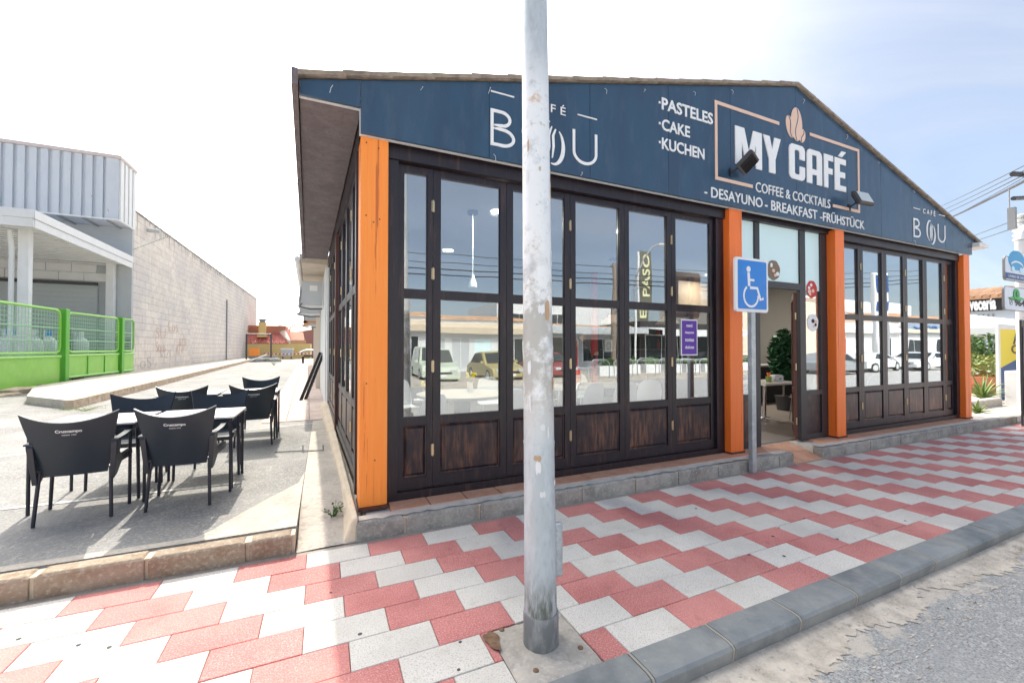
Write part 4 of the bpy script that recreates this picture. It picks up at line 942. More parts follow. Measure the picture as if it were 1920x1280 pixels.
# ------------------------------------------------------------------ chairs and tables in the yard
def make_chair():
    t = thing('garden_chair', 'x', 'chair')
    # faces +y ; seat .43 high
    def back(u, v):
        s = 2*u-1; w_ = .185+.075*v+.02*v*v; top = 1+.075*(abs(s)**2)*1.0
        z = .36+(.79-.36)*v + (.075*abs(s)**2.0)*v**3
        y = -.205-.155*v**1.15+.055*(s*s)*(.3+.7*v)
        return (s*w_, y, z)
    mb = MB(); mb.shell(back, 14, 10, .014); b = part('backrest', mb, M['chair'], t, True)
    me = text_mesh('Cruzcampo', .075, -.075, .715, .745, 0, M['chair_print'], .0015, .03)
    # lettering reads from behind: rotate onto the back
    def place(me, z0):
        for v in me.vertices:
            u = (v.co.x/.26+1)/2; vv = (v.co.z-.36)/.43
            yb_ = back(u, vv)[1]-.0085
            v.co.y = yb_+v.co.y*1.0
        return me
    me = text_mesh('Cruzcampo', -.075, .075, .705, .735, 0, M['chair_print'], .0015, .03); place(me, 0); link('lettering', me, b)
    me = text_mesh('DESDE 1904', -.04, .04, .688, .697, 0, M['chair_print'], .001, .01); place(me, 0); link('lettering', me, b)
    mb = MB(); mb.shell(lambda u, v: ((2*u-1)*(.225-.015*v), -.20+.42*(1-v)-.0, .425-.018*math.sin(math.pi*v)*(1-(2*u-1)**2)-.012*(1-v)**6*2), 8, 8, .016); part('seat', mb, M['chair'], t, True)
    mb = MB(); mb.box(-.21, .21, .19, .215, .375, .42); part('apron', mb, M['chair'], t, bevel=.008)
    for s in (-1, 1):
        # rear leg: straight tube below a plastic sleeve that widens to the arm
        mb = MB(); mb.tube([(s*.222, -.235, 0), (s*.205, -.195, .40)], [.0125, .0135], 10); part('leg', mb, M['chair_leg'], t, True)
        mb = MB(); mb.tube([(s*.285, .205, 0), (s*.275, .215, .40), (s*.272, .20, .60), (s*.275, .16, .655), (s*.28, .09, .668)], [.0125, .014, .0145, .015, .015], 10); part('leg', mb, M['chair_leg'], t, True)
        # side panel (sleeve) joining rear leg, seat edge and arm
        mb = MB(); P = [(-.225, .31), (-.165, .32), (-.06, .40), (.19, .40), (.225, .415), (.20, .46), (-.05, .455), (-.13, .50), (-.17, .635), (-.25, .635), (-.262, .60)]
        n = len(P); x0, x1 = s*.205, s*.236
        vs = [(x0+s*.02*max(0, (z-.45)/.2), y, z) for y, z in P]+[(x1+s*.03*max(0, (z-.45)/.2), y, z) for y, z in P]
        f = [tuple(range(n)), tuple(n+i for i in reversed(range(n)))]+[((i+1) % n, i, i+n, (i+1) % n+n) for i in range(n)]
        if s > 0: f = [tuple(reversed(q)) for q in f]
        mb.add(vs, f); part('side_panel', mb, M['chair'], t, False, bevel=.004)
        # armrest: flat blade rising towards the front
        mb = MB(); mb.shell(lambda u, v, s=s: (s*(.245+.012*math.sin(math.pi*v)+(2*u-1)*(.024-.006*v)), -.265+.42*v, .625+.012*v+.032*v*v), 3, 8, .013); part('armrest', mb, M['chair'], t, True)
    return t
def make_table(x, y, label, half=.35):
    t = thing('cafe_table', label, 'table', (x, y, PZ), 0, 'white square terrace tables')
    mb = MB(); mb.cbox(-half+.002, half-.002, -half+.002, half-.002, .697, .712, .003); part('tabletop', mb, M['table_top'], t)
    mb = MB(); i = half-.03
    for (a, b, c, d) in ((-i, i, -i-.01, -i+.01), (-i, i, i-.01, i+.01), (-i-.01, -i+.01, -i, i), (i-.01, i+.01, -i, i)): mb.box(a, b, c, d, .668, .696)
    part('frame', mb, M['chair_leg'], t)['kind'] = 'stuff' if False else None
    for sx in (-1, 1):
        for sy in (-1, 1): mb = MB(); mb.tube([(sx*(i), sy*(i), 0), (sx*(i), sy*(i), .669)], .0125, 10); part('leg', mb, M['chair_leg'], t, True)
    mb = MB(); mb.box(-.035, .035, -half-.001, -half+.02, .672, .694); part('clip', mb, M['galv'], t)
    return t
def build_terrace():
    make_table(-1.86, 5.04, 'left one of the two white tables pushed together nearest the street')
    make_table(-1.12, 5.04, 'right one of the two white tables pushed together nearest the street')
    make_table(-1.72, 7.45, 'left one of the two white tables in the row further back')
    make_table(-.98, 7.45, 'right one of the two white tables in the row further back, beside the tiled walkway')
    ch = make_chair(); index_kids(); KID_c = ch
    spots = [(-1.79, 4.63, R(4), 'black plastic armchair nearest the left edge, its back to the street'),
             (-1.10, 4.63, R(-3), 'black plastic armchair with its back to the street, in front of the right near table'),
             (-1.78, 5.52, R(182), 'black armchair facing the street behind the left near table'),
             (-1.10, 5.52, R(178), 'black armchair facing the street behind the right near table'),
             (-1.66, 7.02, R(-2), 'black armchair with its back to the street at the left of the further tables'),
             (-.90, 6.98, R(5), 'black armchair with its back to the street at the right of the further tables'),
             (-.97, 7.98, R(180), 'farthest black armchair, facing the street behind the further tables')]
    for i, (x, y, a, lb) in enumerate(spots):
        o = ch if i == 0 else copy_tree(ch)
        o.location = (x, y, PZ+.004); o.rotation_euler = (0, 0, a); tag(o, lb, 'chair', 'black terrace armchairs')
build_terrace()

def build_small_yard():
    # bent metal rod and clamp lying at the drain
    t = thing('metal_rod', 'thin bent metal rod lying on the yard concrete beside the plinth', 'rod')
    a = onz(515, 849, PZ); b = onz(606, 846, PZ); mb = MB(); mb.tube([a+Vector((0, 0, .012)), (a+b)/2+Vector((0, .02, .016)), b+Vector((0, 0, .012))], .007, 6); part('rod', mb, M['dark_grey'], t)
    c = onz(568, 847, PZ); mb = MB(); mb.tube([c+Vector((0, 0, 0)), c+Vector((0, 0, .09))], .006, 6); mb.tube([b, b+Vector((0, .02, .08))], .008, 6); part('pin', mb, M['grey'], t)['kind'] = 'stuff'
    # folded frame leaning on the wall
    t = thing('folded_trestle', 'folded black frame leaning against the white wall beside the walkway', 'folded frame')
    for (p, q) in (((563, 750), (600, 661)), ((572, 748), (606, 662))):
        A = onz(*p, PZ+.02); Bv = ony(*q, A.y+.6)
        mb = MB(); mb.tube([A, Bv], .03, 6); part('bar', mb, M['black'], t)
        mb = MB(); mb.tube([A+Vector((.04, .05, 0)), Bv+Vector((.03, .0, 0))], .016, 6); part('bar', mb, M['dark_grey'], t)
    # weeds at the plinth
    rn = random.Random(5)
    def weed(name, label, c, n, h, spread, seed, m='leaf'):
        t = thing(name, label, 'plant', c); r = random.Random(seed)
        st = MB(); lf = MB()
        for k in range(n):
            a = r.uniform(0, 6.28); l = r.uniform(.5, 1)*h; d = Vector((math.cos(a)*spread, math.sin(a)*spread, 0))
            pts = [Vector((0, 0, 0)), d*.35+Vector((0, 0, l*.6)), d+Vector((0, 0, l*r.uniform(.8, 1)))]
            st.tube(pts, [.003, .002, .001], 4)
            for q in range(9):
                s = r.uniform(.2, 1); p = pts[1].lerp(pts[2], (s-.5)*2) if s > .5 else pts[0].lerp(pts[1], s*2)
                x = Vector((r.gauss(0, 1), r.gauss(0, 1), r.gauss(0, .6))).normalized()*r.uniform(.010, .022); y = x.cross(Vector((r.gauss(0, 1), r.gauss(0, 1), 1))).normalized()*x.length*.45
                lf.add([p, p+x*.5+y, p+x, p+x*.5-y], [(0, 1, 2, 3)])
        part('stems', st, M[m], t)['kind'] = 'stuff'; part('leaves', lf, M[m], t)['kind'] = 'stuff'
    p = onz(622, 968, .08); weed('weed', 'small green weed growing at the foot of the cream plinth corner', (p.x+.01, p.y, .05), 16, .17, .09, 3)
    p = onz(160, 770, PZ); weed('weed', 'flat yellow-green weed tuft beside the raised pavement kerb end', (p.x, p.y, PZ), 30, .12, .5, 6, 'leaf_pale')
    p = onz(514, 685, PZ); weed('weed', 'green weed tuft in the middle of the far yard', (p.x, p.y, PZ), 40, .6, .6, 8)
    p = onz(594, 706, PZ); weed('weed', 'thin weed at the foot of the white wall past the leaning frame', (.02, 18.0, PZ), 12, .5, .14, 9)
    # litter by the road kerb
    for (px, py, lb, m_) in ((1276, 1250, 'white cigarette end lying in the gutter nearest the lamp post', 'white_vinyl'), (1295, 1241, 'orange-tipped cigarette end in the gutter beside the white one', 'orange')):
        q = onz(px, py, -.085); mb = MB(); mb.tube([(-.014, -.004, .004), (.014, .004, .004)], .004, 8); o = part('cigarette_end', mb, M[m_], None, True, (q.x, q.y, -.088)); tag(o, lb, 'litter')
build_small_yard()
# ================================================================== LEFT: WAREHOUSE, FENCE, FAR HOUSES
XW, YW = -8.74, 26.85
def build_warehouse():
    t = thing('warehouse', 'white block-walled warehouse with ribbed metal parapet and flat canopy, left of the yard', 'warehouse')
    # long block wall : backing wall then the blocks one by one near, one sheet further away
    mb = MB(); mb.box(-24, XW-.06, 26.86, 68.8, .0, 8.40); wl = part('wall', mb, M['joint'] if False else mat('block_joint', (.44, .38, .34), .95), t)
    BH, BL = .37, .80; n = 0; rn = random.Random(3)
    mb = MB(); mb.box(0, .06, .006, BL-.006, .006, BH-.006); bm_ = mb.mesh('block', M['block'])
    rows = 22; cols = 13
    for r_ in range(rows):
        for c_ in range(cols):
            y = 26.86+c_*BL-(BL/2 if r_ % 2 else 0); z = .22+r_*BH
            if y < 26.86:
                m2 = MB(); m2.box(0, .06, .4+.006, BL-.006, .006, BH-.006); o = part('block', m2, M['block'], wl, False, (XW-.06+rn.uniform(0, .006), y, z))
            else: o = link('block', bm_, wl, (XW-.06+rn.uniform(0, .006), y, z))
    mb = MB(); y0 = 26.86+cols*BL; mb.box(XW-.059, XW-.004, y0-.40, 68.8, .1, 8.36); part('far_blocks', mb, M['block_far'], wl)
    mb = MB(); mb.box(XW-.16, XW+.03, 26.86, 68.85, 8.36, 8.46); part('coping', mb, mat('coping', (.38, .35, .32), .95, noise=[(2, .45, .6, (.10, .09, .09), .8, 8)]), t)
    mb = MB(); mb.box(XW-.05, XW+.012, 26.86, 68.8, 8.0, 8.36)
    # dark weather runs hanging from the coping
    mb = MB(); y = 27.2
    while y < 60:
        l = rn.uniform(.15, .8); w_ = rn.uniform(.05, .22); mb.add([(XW+.009, y, 8.36), (XW+.009, y+w_, 8.36), (XW+.009, y+w_*.7, 8.36-l), (XW+.009, y+w_*.4, 8.36-l*1.1)], [(0, 1, 2, 3)]); y += rn.uniform(.2, 1.1)
    part('weather_runs', mb, mat('grime', (.42, .37, .33), .95), t)['kind'] = 'stuff'
    # rain spout and drain pipe
    mb = MB(); mb.tube([(XW, 28.6, 7.86), (XW+.55, 28.6, 7.84)], .11, 10); part('spout', mb, M['wall_grey'], t, True)
    mb = MB(); mb.tube([(XW+.06, 48.8, 6.2), (XW+.06, 48.8, .3)], .055, 8); part('drain_pipe', mb, M['grey'], t, True)
    # graffiti: sprayed loops and letters
    mg = mat('spray', (.66, .47, .39), .9); mg2 = mat('spray_grey', (.55, .51, .5), .9)
    for (px, py, s_, m_, txt) in ((316, 612, .9, mg, 'Los'), (336, 640, .7, mg, 'RTS'), (292, 624, .8, mg, 'SU'), (292, 650, .8, mg, 'Sous'), (330, 655, .8, mg, 'ATW'), (300, 668, .9, mg2, 'VIZJ'), (262, 680, .8, mg2, 'oS')):
        p = onx(px, py, XW); me = text_mesh(txt, 0, 2.0*s_, 0, .75*s_, 0, m_, .003, -.012)
        for v in me.vertices: v.co = (-v.co.y, v.co.x, v.co.z)
        link('graffiti', me, wl, (XW+.012, p.y, p.z-.3))
    # front of the building (faces the street)
    mb = MB(); mb.box(-24, XW-.001, 26.70, 26.858, .1, 7.45); part('front_wall', mb, M['wall_grey'], t)
    mb = MB(); mb.box(-9.95+.55, XW-.002, 26.66, 26.698, .1, 2.0); part('dado', mb, mat('dado', (.3, .27, .28), .8), t)
    # roller door recess + frame
    mb = MB(); mb.box(-24, -9.98, 26.60, 26.699, .1, 4.52); dr = part('roller_door', mb, M['wall_grey'], t)
    mb = MB(); z = .3
    while z < 4.4: mb.box(-24, -10.0, 26.575, 26.598, z, z+.20); z += .225
    part('slats', mb, mat('door_slat', (.46, .50, .50), .6), dr)['kind'] = 'stuff'
    mb = MB(); mb.box(-24, -9.96, 26.45, 26.57, 4.50, 4.64); part('door_lintel', mb, M['dark_grey'], t)
    mb = MB(); mb.box(-9.60, -9.32, 26.35, 26.65, .1, 5.95); part('pilaster', mb, M['white_paint'], t)
    # pale block band over the door
    for k in range(3):
        z = 4.72+k*.40
        for i in range(16):
            m2 = MB(); m2.box(0, .88, 0, .05, 0, .38); part('block', m2, M['white_paint'], t, False, (-24+.9*i-(.45 if k % 2 else 0), 26.648, z)) if -24+.9*i < -9.9 else None
    # canopy on posts
    mb = MB(); mb.box(-24, XW, 18.92, 26.62, 5.60, 5.95); part('canopy', mb, M['white_paint'], t)
    mb = MB(); mb.box(-24, XW+.04, 18.86, 18.915, 5.46, 5.72); mb.box(-24, XW+.06, 18.82, 18.855, 5.74, 6.02); part('canopy_fascia', mb, M['white_paint'], t)
    mb = MB(); mb.box(XW+.002, XW+.05, 18.92, 26.62, 5.46, 5.72); mb.box(XW+.002, XW+.08, 18.86, 26.62, 5.74, 6.02); part('canopy_fascia', mb, M['white_paint'], t)
    mb = MB(); y = 19.3
    while y < 26.4: mb.box(-24, XW-.05, y, y+.06, 5.55, 5.598); y += .42
    part('canopy_ribs', mb, M['white_paint'], t)['kind'] = 'stuff'
    for (px) in (40,):
        p = ony(px, 680, 20.0); mb = MB(); mb.box(p.x-.10, p.x+.18, 19.9, 20.15, .1, 5.6); part('canopy_post', mb, M['white_paint'], t, bevel=.02)
        mb = MB(); mb.tube([(p.x-.28, 19.86, 5.5), (p.x-.22, 19.86, 4.9), (p.x-.21, 19.86, .2)], .07, 8); part('drain_pipe', mb, M['white_paint'], t, True)
    # ribbed parapet box
    y0, y1, z0, z1 = 25.1, 26.85, 7.43, 10.3
    mb = MB(); mb.box(-24, XW-.02, y0+.12, 26.85, z0+.02, z1); part('parapet', mb, M['cladding'], t)
    mb = MB(); x = -23.6
    while x < XW-.75: mb.box(x, x+.235, y0+.02, y0+.119, z0+.05, z1-.01); x += .37
    mb.box(XW-.46, XW-.022, y0+.02, y0+.119, z0+.05, z1-.01)
    y = y0+.3
    rb = part('cladding_ribs', mb, M['cladding'], t)
    for k in range(4):
        mb = MB(); mb.box(XW-.018, XW+.05, y0+.12+k*.46, y0+.12+k*.46+.30, z0+.05, z1-.01); part('rib', mb, M['white_paint'], t)
    mb = MB(); mb.box(-24, XW+.08, y0-.04, y0+.3, z1, z1+.14); mb.box(XW-.3, XW+.08, y0+.302, 27.0, z1, z1+.14); part('coping', mb, mat('coping_warm', (.62, .54, .52), .8), t)
    mb = MB(); mb.box(-24, XW+.05, y0-.02, y0+.1, z0-.02, z0+.045); mb.box(XW-.05, XW+.055, y0+.102, 26.85, z0-.02, z0+.045); part('lower_trim', mb, M['white_paint'], t)
    mb = MB(); x = -23.5
    while x < XW-.4: mb.box(x, x+.07, y0+.12, 26.7, z0-.05, z0+.01); x += .84
    part('underside_ribs', mb, M['grey'], t)['kind'] = 'stuff'
build_warehouse()

def build_fence():
    t = thing('green_fence', 'bright green steel fence with wire mesh panels and solid lower boards, left of the yard', 'fence')
    X = -8.55
    g, gd = M['green'], M['green_dark']
    yA, yB = 11.0, 20.05
    posts = [20.35, 24.95]
    for y in posts:
        mb = MB(); mb.box(X-.12, X+.12, y-.13, y+.13, .1, 2.9); part('post', mb, gd, t, bevel=.02)
    def bay(y0, y1, zt0, zt1, zm, zb0, zb1, seams=()):
        # rounded tube frame with mesh
        r = .22; P = []
        def pt(y, z): return (X, y, z)
        pts = [pt(y0, zm+.13+r), pt(y0+.05, zm+.2), pt(y0+r, zm+.13), pt(y1-r, zm+.13), pt(y1-.05, zm+.2), pt(y1, zm+.13+r), pt(y1, zt1-r), pt(y1-.05, zt1-.07), pt(y1-r, zt1), pt(y0+r, zt0), pt(y0+.05, zt0-.07), pt(y0, zt0-r), pt(y0, zm+.13+r)]
        mb = MB(); mb.tube(pts, .045, 8); part('tube_frame', mb, g, t, True)
        mb = MB(); y = y0+.12
        while y < y1-.08: mb.box(X-.006, X+.006, y-.007, y+.007, zm+.16, zt0-.04); y += .16
        z = zm+.28; k = 0
        while z < zt0-.05: mb.box(X-.012, X-.0065, y0+.04, y1-.04, z-.007, z+.007); z += .14; k += 1
        part('wire_mesh', mb, M['mesh_wire'], t)['kind'] = 'stuff'
        for z in (zm+.55, zm+1.0): mb = MB(); mb.tube([(X, y0, z), (X, y1, z)], .018, 6); part('cross_wire', mb, M['mesh_wire'], t)
        # lower board
        mb = MB(); mb.add([(X-.02, y0, zb0), (X-.02, y1, zb1), (X-.02, y1, zm-.02), (X-.02, y0, zm-.02), (X+.02, y0, zb0), (X+.02, y1, zb1), (X+.02, y1, zm-.02), (X+.02, y0, zm-.02)], [(0, 3, 2, 1), (4, 5, 6, 7), (0, 1, 5, 4), (1, 2, 6, 5), (2, 3, 7, 6), (3, 0, 4, 7)]); b = part('lower_board', mb, g, t)
        mb = MB(); mb.tube([(X+.02, y0, zm), (X+.02, y1, zm)], .05, 8); part('rail', mb, g, t, True); mb = MB(); mb.tube([(X+.02, y0, zb0), (X+.02, y1, zb1)], .05, 8); part('rail', mb, g, t, True)
        for s in seams: mb = MB(); mb.box(X+.021, X+.045, s-.03, s+.03, max(zb0, zb1)+.05, zm-.05); part('stiffener', mb, gd, b)
    bay(12.5, 20.1, 2.82, 2.84, 1.2, .12, .24)
    bay(20.6, 24.7, 2.80, 2.84, 1.22, .42, .42, (22.0, 23.4))
    bay(25.2, 26.4, 2.85, 2.87, 1.22, .42, .42)
    # gas bottles and racks behind
    rn = random.Random(12); lab = {0: 'white', 1: 'blue'}
    specs = []
    k = 0
    for (px, Y, c) in ((53, 22.2, 1), (62, 21.8, 0), (78, 22.5, 0), (20, 21.5, 1), (128, 24.2, 0), (140, 24.4, 0), (150, 24.1, 0), (12, 22.1, 0), (88, 22.6, 1)):
        p = ony(px, 640, Y)
        m_ = 'white_paint' if c == 0 else 'blue_sign'
        lbl = {53: 'blue-topped gas bottle behind the left fence bay, just right of the white canopy post', 62: 'white gas bottle beside the blue-topped one right of the canopy post', 78: 'white gas bottle in the middle of the left fence bay', 20: 'blue-topped gas bottle left of the white canopy post', 128: 'leftmost of three white gas bottles in the right fence bay', 140: 'middle of three white gas bottles in the right fence bay', 150: 'rightmost of three white gas bottles in the right fence bay', 12: 'white gas bottle at the left edge of the photo behind the fence', 88: 'blue-topped gas bottle nearest the green post of the left fence bay'}[px]
        t2 = thing('gas_bottle', lbl, 'gas bottle', (p.x, Y, .95), 0, ['white gas bottles behind the green fence', 'blue-topped gas bottles behind the green fence'][c])
        mb = MB(); mb.lathe([(.24, 0), (.28, .06), (.28, .75), (.22, .92), (.10, 1.0), (.08, 1.02)], n=16); part('bottle', mb, M['white_paint'], t2, True)
        mb = MB(); mb.lathe([(.12, 1.02), (.12, 1.25), (.10, 1.25), (.10, 1.02)], n=16); part('collar', mb, M[m_], t2, True)
    for (y, xa) in ((22.3, -14.0), (24.3, -11.4)):
        t3 = thing('bottle_rack', 'steel rack of gas bottles behind the %s bay of the green fence' % ('first' if y < 23 else 'second'), 'rack', (0, 0, 0))
        mb = MB(); mb.box(xa, -9.7, y-.5, y+.5, .85, .93); part('shelf', mb, M['grey'], t3); mb = MB(); mb.box(xa, -9.7, y-.45, y+.45, .12, .78); part('lower_crate', mb, M['dark_grey'], t3)
        for x in (xa+.1, -9.8): mb = MB(); mb.box(x-.05, x+.05, y-.5, y-.42, .1, 2.4); part('upright', mb, M['grey'], t3)
build_fence()

def tiled_roof(mb, x0, x1, y0, y1, z0, z1, step=.3, along='x', r=.09):
    """a slope rising from y0,z0 to y1,z1 with rounded tile columns"""
    mb.hexa([(x0, y0, z0-.1), (x1, y0, z0-.1), (x1, y1, z1-.1), (x0, y1, z1-.1)], [(x0, y0, z0), (x1, y0, z0), (x1, y1, z1), (x0, y1, z1)])
    x = x0+step/2
    while x < x1: mb.tube([(x, y0-.05, z0), (x, y1, z1)], r, 6); x += step
def build_far_left():
    # yellow house
    t = thing('yellow_house', 'low yellow house with red tiled roof and chimney at the far end of the yard', 'house')
    mb = MB(); mb.box(-14, -1.6, 60, 68, 0, 2.05); part('wall', mb, M['yellow_wall'], t)
    mb = MB(); tiled_roof(mb, -12, -4.1, 60, 63, 2.1, 4.0, .45); rf = part('roof', mb, mat('red_tiles', (.50, .15, .12), .8, noise=[(1, .4, .7, (.65, .22, .16), .6, 5)]), t)
    mb = MB(); mb.box(-12, -4.6, 62.0, 67, 3.2, 4.35); part('upper_roof', mb, M['clay'], t)
    mb = MB(); mb.hexa([(-4.15, 60, 2.05), (-3.85, 60, 2.05), (-5.6, 63.2, 4.2), (-5.9, 63.2, 4.2)], [(-4.15, 60, 2.5), (-3.85, 60, 2.5), (-5.0, 63.2, 4.6), (-5.3, 63.2, 4.6)]); part('gable_edge', mb, mat('pale_trim', (.75, .6, .5), .8), t)
    mb = MB(); mb.box(-7.45, -6.7, 60.6, 61.4, 3.0, 4.7); mb.box(-7.6, -6.55, 60.5, 61.5, 2.85, 3.1); ch = part('chimney', mb, M['yellow_wall'], t); mb = MB(); mb.box(-7.35, -6.8, 60.7, 61.3, 4.7, 5.0); mb.box(-7.5, -6.65, 60.6, 61.4, 5.0, 5.12); part('chimney_cap', mb, M['grey'], ch)
    mb = MB(); mb.hexa([(-3.9, 60.5, 2.05), (-2.2, 60.5, 2.05), (-2.6, 64, 3.6), (-4.6, 64, 3.6)], [(-3.9, 60.5, 2.15), (-2.2, 60.5, 2.15), (-2.6, 64, 3.7), (-4.6, 64, 3.7)]); part('roof', mb, M['clay'], t)
    mb = MB(); mb.box(-4.0, -2.1, 60.2, 60.5, 1.9, 2.5); part('parapet', mb, mat('pale_orange', (.6, .35, .2), .8), t)
    t = thing('brown_house', 'brown-roofed house behind the right end of the yellow wall', 'house')
    mb = MB(); mb.prism([(-5.6, 0), (2.5, 0), (2.5, 3.7), (-1.8, 4.5), (-5.4, 3.8)], 76, 84); part('wall', mb, mat('brown_render', (.36, .17, .15), .85), t)
    mb = MB(); mb.box(-1.9, -1.4, 78, 78.6, 4.4, 5.2); part('chimney', mb, M['grey'], t)
    # street lamp far
    t = thing('street_lamp', 'thin curved street lamp rising above the yellow house', 'street lamp', (0, 0, 0))
    P = [ony(x, y, 66) for x, y in ((540, 640), (541, 622), (545, 613), (552, 609), (560, 608))]
    mb = MB(); mb.tube([(P[0].x, 66, 2)]+P, .06, 6); part('pole', mb, M['grey'], t, True); mb = MB(); mb.tube([P[-1], P[-1]+Vector((.5, 0, .02))], .1, 6); part('lantern', mb, M['white_paint'], t, True)
    # metal goal-like frame
    t = thing('goal_frame', 'tall rectangular frame of thin metal tubes standing at the end of the block wall', 'frame')
    a = ony(462, 674, 50); b = ony(508, 678, 50); zt = ony(462, 626, 50).z
    for p in (a, b): mb = MB(); mb.tube([(p.x, 50, PZ), (p.x, 50, zt)], .08, 6); part('upright', mb, M['dark_grey'], t)
    mb = MB(); mb.tube([(a.x, 50, zt), (b.x, 50, zt)], .07, 6); part('top_bar', mb, M['dark_grey'], t)
    # rubbish heap, barrier tape, bins, cart
    t = thing('barrier_tape', 'red and white barrier tape strung low across the end of the yard', 'tape')
    for i in range(26):
        x = -5.9+i*.18; mb = MB(); mb.box(x, x+.175, 52, 52.01, .86-.10*math.sin(i/25*3.14), .96-.10*math.sin(i/25*3.14)); part('stripe', mb, M['white_paint' if i % 2 else 'red'], t)
    rn = random.Random(6)
    t = thing('rubbish_heap', 'low heap of broken stones and boards near the end of the raised pavement', 'rubbish')
    for i in range(12):
        x = -6.0+rn.uniform(-.1, 2.0); y = 47+rn.uniform(-.5, .5); s = rn.uniform(.18, .38); mb = MB(); mb.cbox(-s, s, -s, s, 0, s*1.1, s*.3); part('stone', mb, M['ledge_stone'], t, False, (x, y, PZ), rn.uniform(0, 3))
    for i in range(1):
        mb = MB(); mb.tube([(-6.4+i, 46.4, .25), (-5.0+i*.9, 46.6, .85)], .06, 6); part('bar', mb, M['white_paint'], t)
    t = thing('crate', 'orange crate standing behind the rubbish heap', 'crate', (-6.9, 53, PZ)); mb = MB(); mb.box(-.45, .45, -.3, .3, .5, 1.3); part('box', mb, M['orange'], t); mb = MB(); mb.box(-.5, 2.2, -.2, .4, 0, .48); part('pallet', mb, M['grey'], t)
    t = thing('waste_container', 'grey waste container against the yellow wall', 'container', (-4.05, 57.5, PZ)); mb = MB(); mb.hexa([(-.55, -.3, .3), (.55, -.3, .3), (.55, .5, .3), (-.55, .5, .3)], [(-.65, -.4, 1.15), (.65, -.4, 1.15), (.65, .6, 1.15), (-.65, .6, 1.15)]); part('body', mb, M['wall_grey'], t); mb = MB(); mb.box(-.7, .7, -.42, .62, 1.16, 1.3); part('lid', mb, M['white_paint'], t)
    for x in (-.45, .45): mb = MB(); mb.tube([(x-.05, 0, .2), (x+.05, 0, .2)], .18, 10); part('wheel', mb, M['black'], t)
    t = thing('covered_cart', 'small grey-covered cart with dark wheels at the far end of the walkway', 'cart', (-1.15, 41, PZ)); mb = MB(); mb.shell(lambda u, v: ((2*u-1)*.75, (2*v-1)*.5, 1.25-.25*(2*u-1)**2-.1*(2*v-1)**2), 6, 6, .08); part('cover', mb, M['grey'], t, True)
    for x in (-.5, .45): mb = MB(); mb.tube([(x-.08, 0, .32), (x+.08, 0, .32)], .31, 14); part('wheel', mb, M['black'], t, True)
    mb = MB(); mb.box(-.45, .45, -.2, .2, .55, .75); part('chassis', mb, M['dark_grey'], t)
    for x in (-.6, .6): mb = MB(); mb.tube([(x, 0, .7), (x, 0, 1.1)], .03, 6); part('strut', mb, M['black'], t)
    # white row of premises behind the cafe
    t = thing('white_row_building', 'white rendered premises continuing behind the cafe along the walkway', 'building')
    mb = MB(); mb.hexa([(.03, 10.45, 0), (6, 10.45, 0), (5, 40, 0), (-.75, 40, 0)], [(.03, 10.45, 3.4), (6, 10.45, 3.4), (5, 40, 3.4), (-.75, 40, 3.4)]); part('wall', mb, M['white_paint'], t)
    mb = MB(); mb.hexa([(-.46, 10.5, 3.42), (6, 10.5, 3.42), (5, 40, 3.42), (-1.3, 40, 3.42)], [(-.52, 10.5, 3.62), (6, 10.5, 3.62), (5, 40, 3.62), (-1.36, 40, 3.62)]); part('eave', mb, mat('eave_tan', (.55, .48, .40), .85, noise=[(3, .4, .7, (.35, .3, .25), .6, 5)]), t)
    mb = MB(); mb.tube([(-.55, 10.5, 3.5), (-1.4, 40, 3.5)], .06, 8); part('gutter', mb, M['white_paint'], t, True)
    for y in (15.5, 21.5, 28): xw = .03-.0264*(y-10.45); mb = MB(); mb.box(xw-.14, xw-.004, y, y+.3, 0.1, 3.4); part('pilaster', mb, mat('cream_trim', (.7, .62, .52), .8), t)
    # air conditioners
    def ac(x, y, z, s, lb):
        t = thing('air_conditioner', lb, 'air conditioner', (x, y, z), 0, 'air conditioners on the white wall')
        mb = MB(); mb.box(-.52*s, -.02, 0, .34, 0, .60*s); b = part('housing', mb, M['wall_grey'], t, bevel=.015)
        mb = MB(); mb.box(-.32*s, -.14*s, -.012, -.002, .36*s, .50*s); part('badge_plate', mb, M['white_paint'], b)
        mb = MB(); mb.tube([(-.27*s, .17, .3*s), (-.271*s, .17, .3*s)], .01, 6); mb = MB()
        mb.lathe([(.19*s, 0), (.19*s, .012)], n=20); f = part('fan_grille', mb, M['dark_grey'], b, False, (-.522*s, .17, .3*s)); f.rotation_euler = (0, R(-90), 0)
        mb = MB(); mb.box(-.60*s, -.01, .02, .06, -.05, -.012); mb.box(-.60*s, -.01, .28, .32, -.05, -.012); part('bracket', mb, M['white_paint'], t)
        mb = MB(); mb.tube([(-.50*s, .0, .02), (-.56*s, -.02, -.06), (-.3*s, -.03, -.12), (-.02, -.02, -.1)], .018, 6); part('hose', mb, M['dark_grey'], t, True)
    ac(-.02, 12.0, 2.62, 1.0, 'large grey air conditioner nearest the cafe under the white eave')
    ac(-.10, 14.6, 2.60, 1.15, 'second grey air conditioner, half hidden behind the nearest one')
    ac(-.22, 19.0, 2.45, 1.0, 'farthest air conditioner above the orange awning')
    t = thing('awning_box', 'rolled orange-brown awning on the white wall below the air conditioners', 'awning', (-.16, 16.6, 2.42)); mb = MB(); mb.tube([(-.45, 0, .0), (-.45, 1.8, 0)], .07, 10); part('roller', mb, mat('awning_orange', (.62, .30, .15), .8), t, True); mb = MB(); mb.box(-.5, .02, 0, .04, -.03, .05); part('bracket', mb, mat('awning_orange', (.62, .30, .15), .8), t)
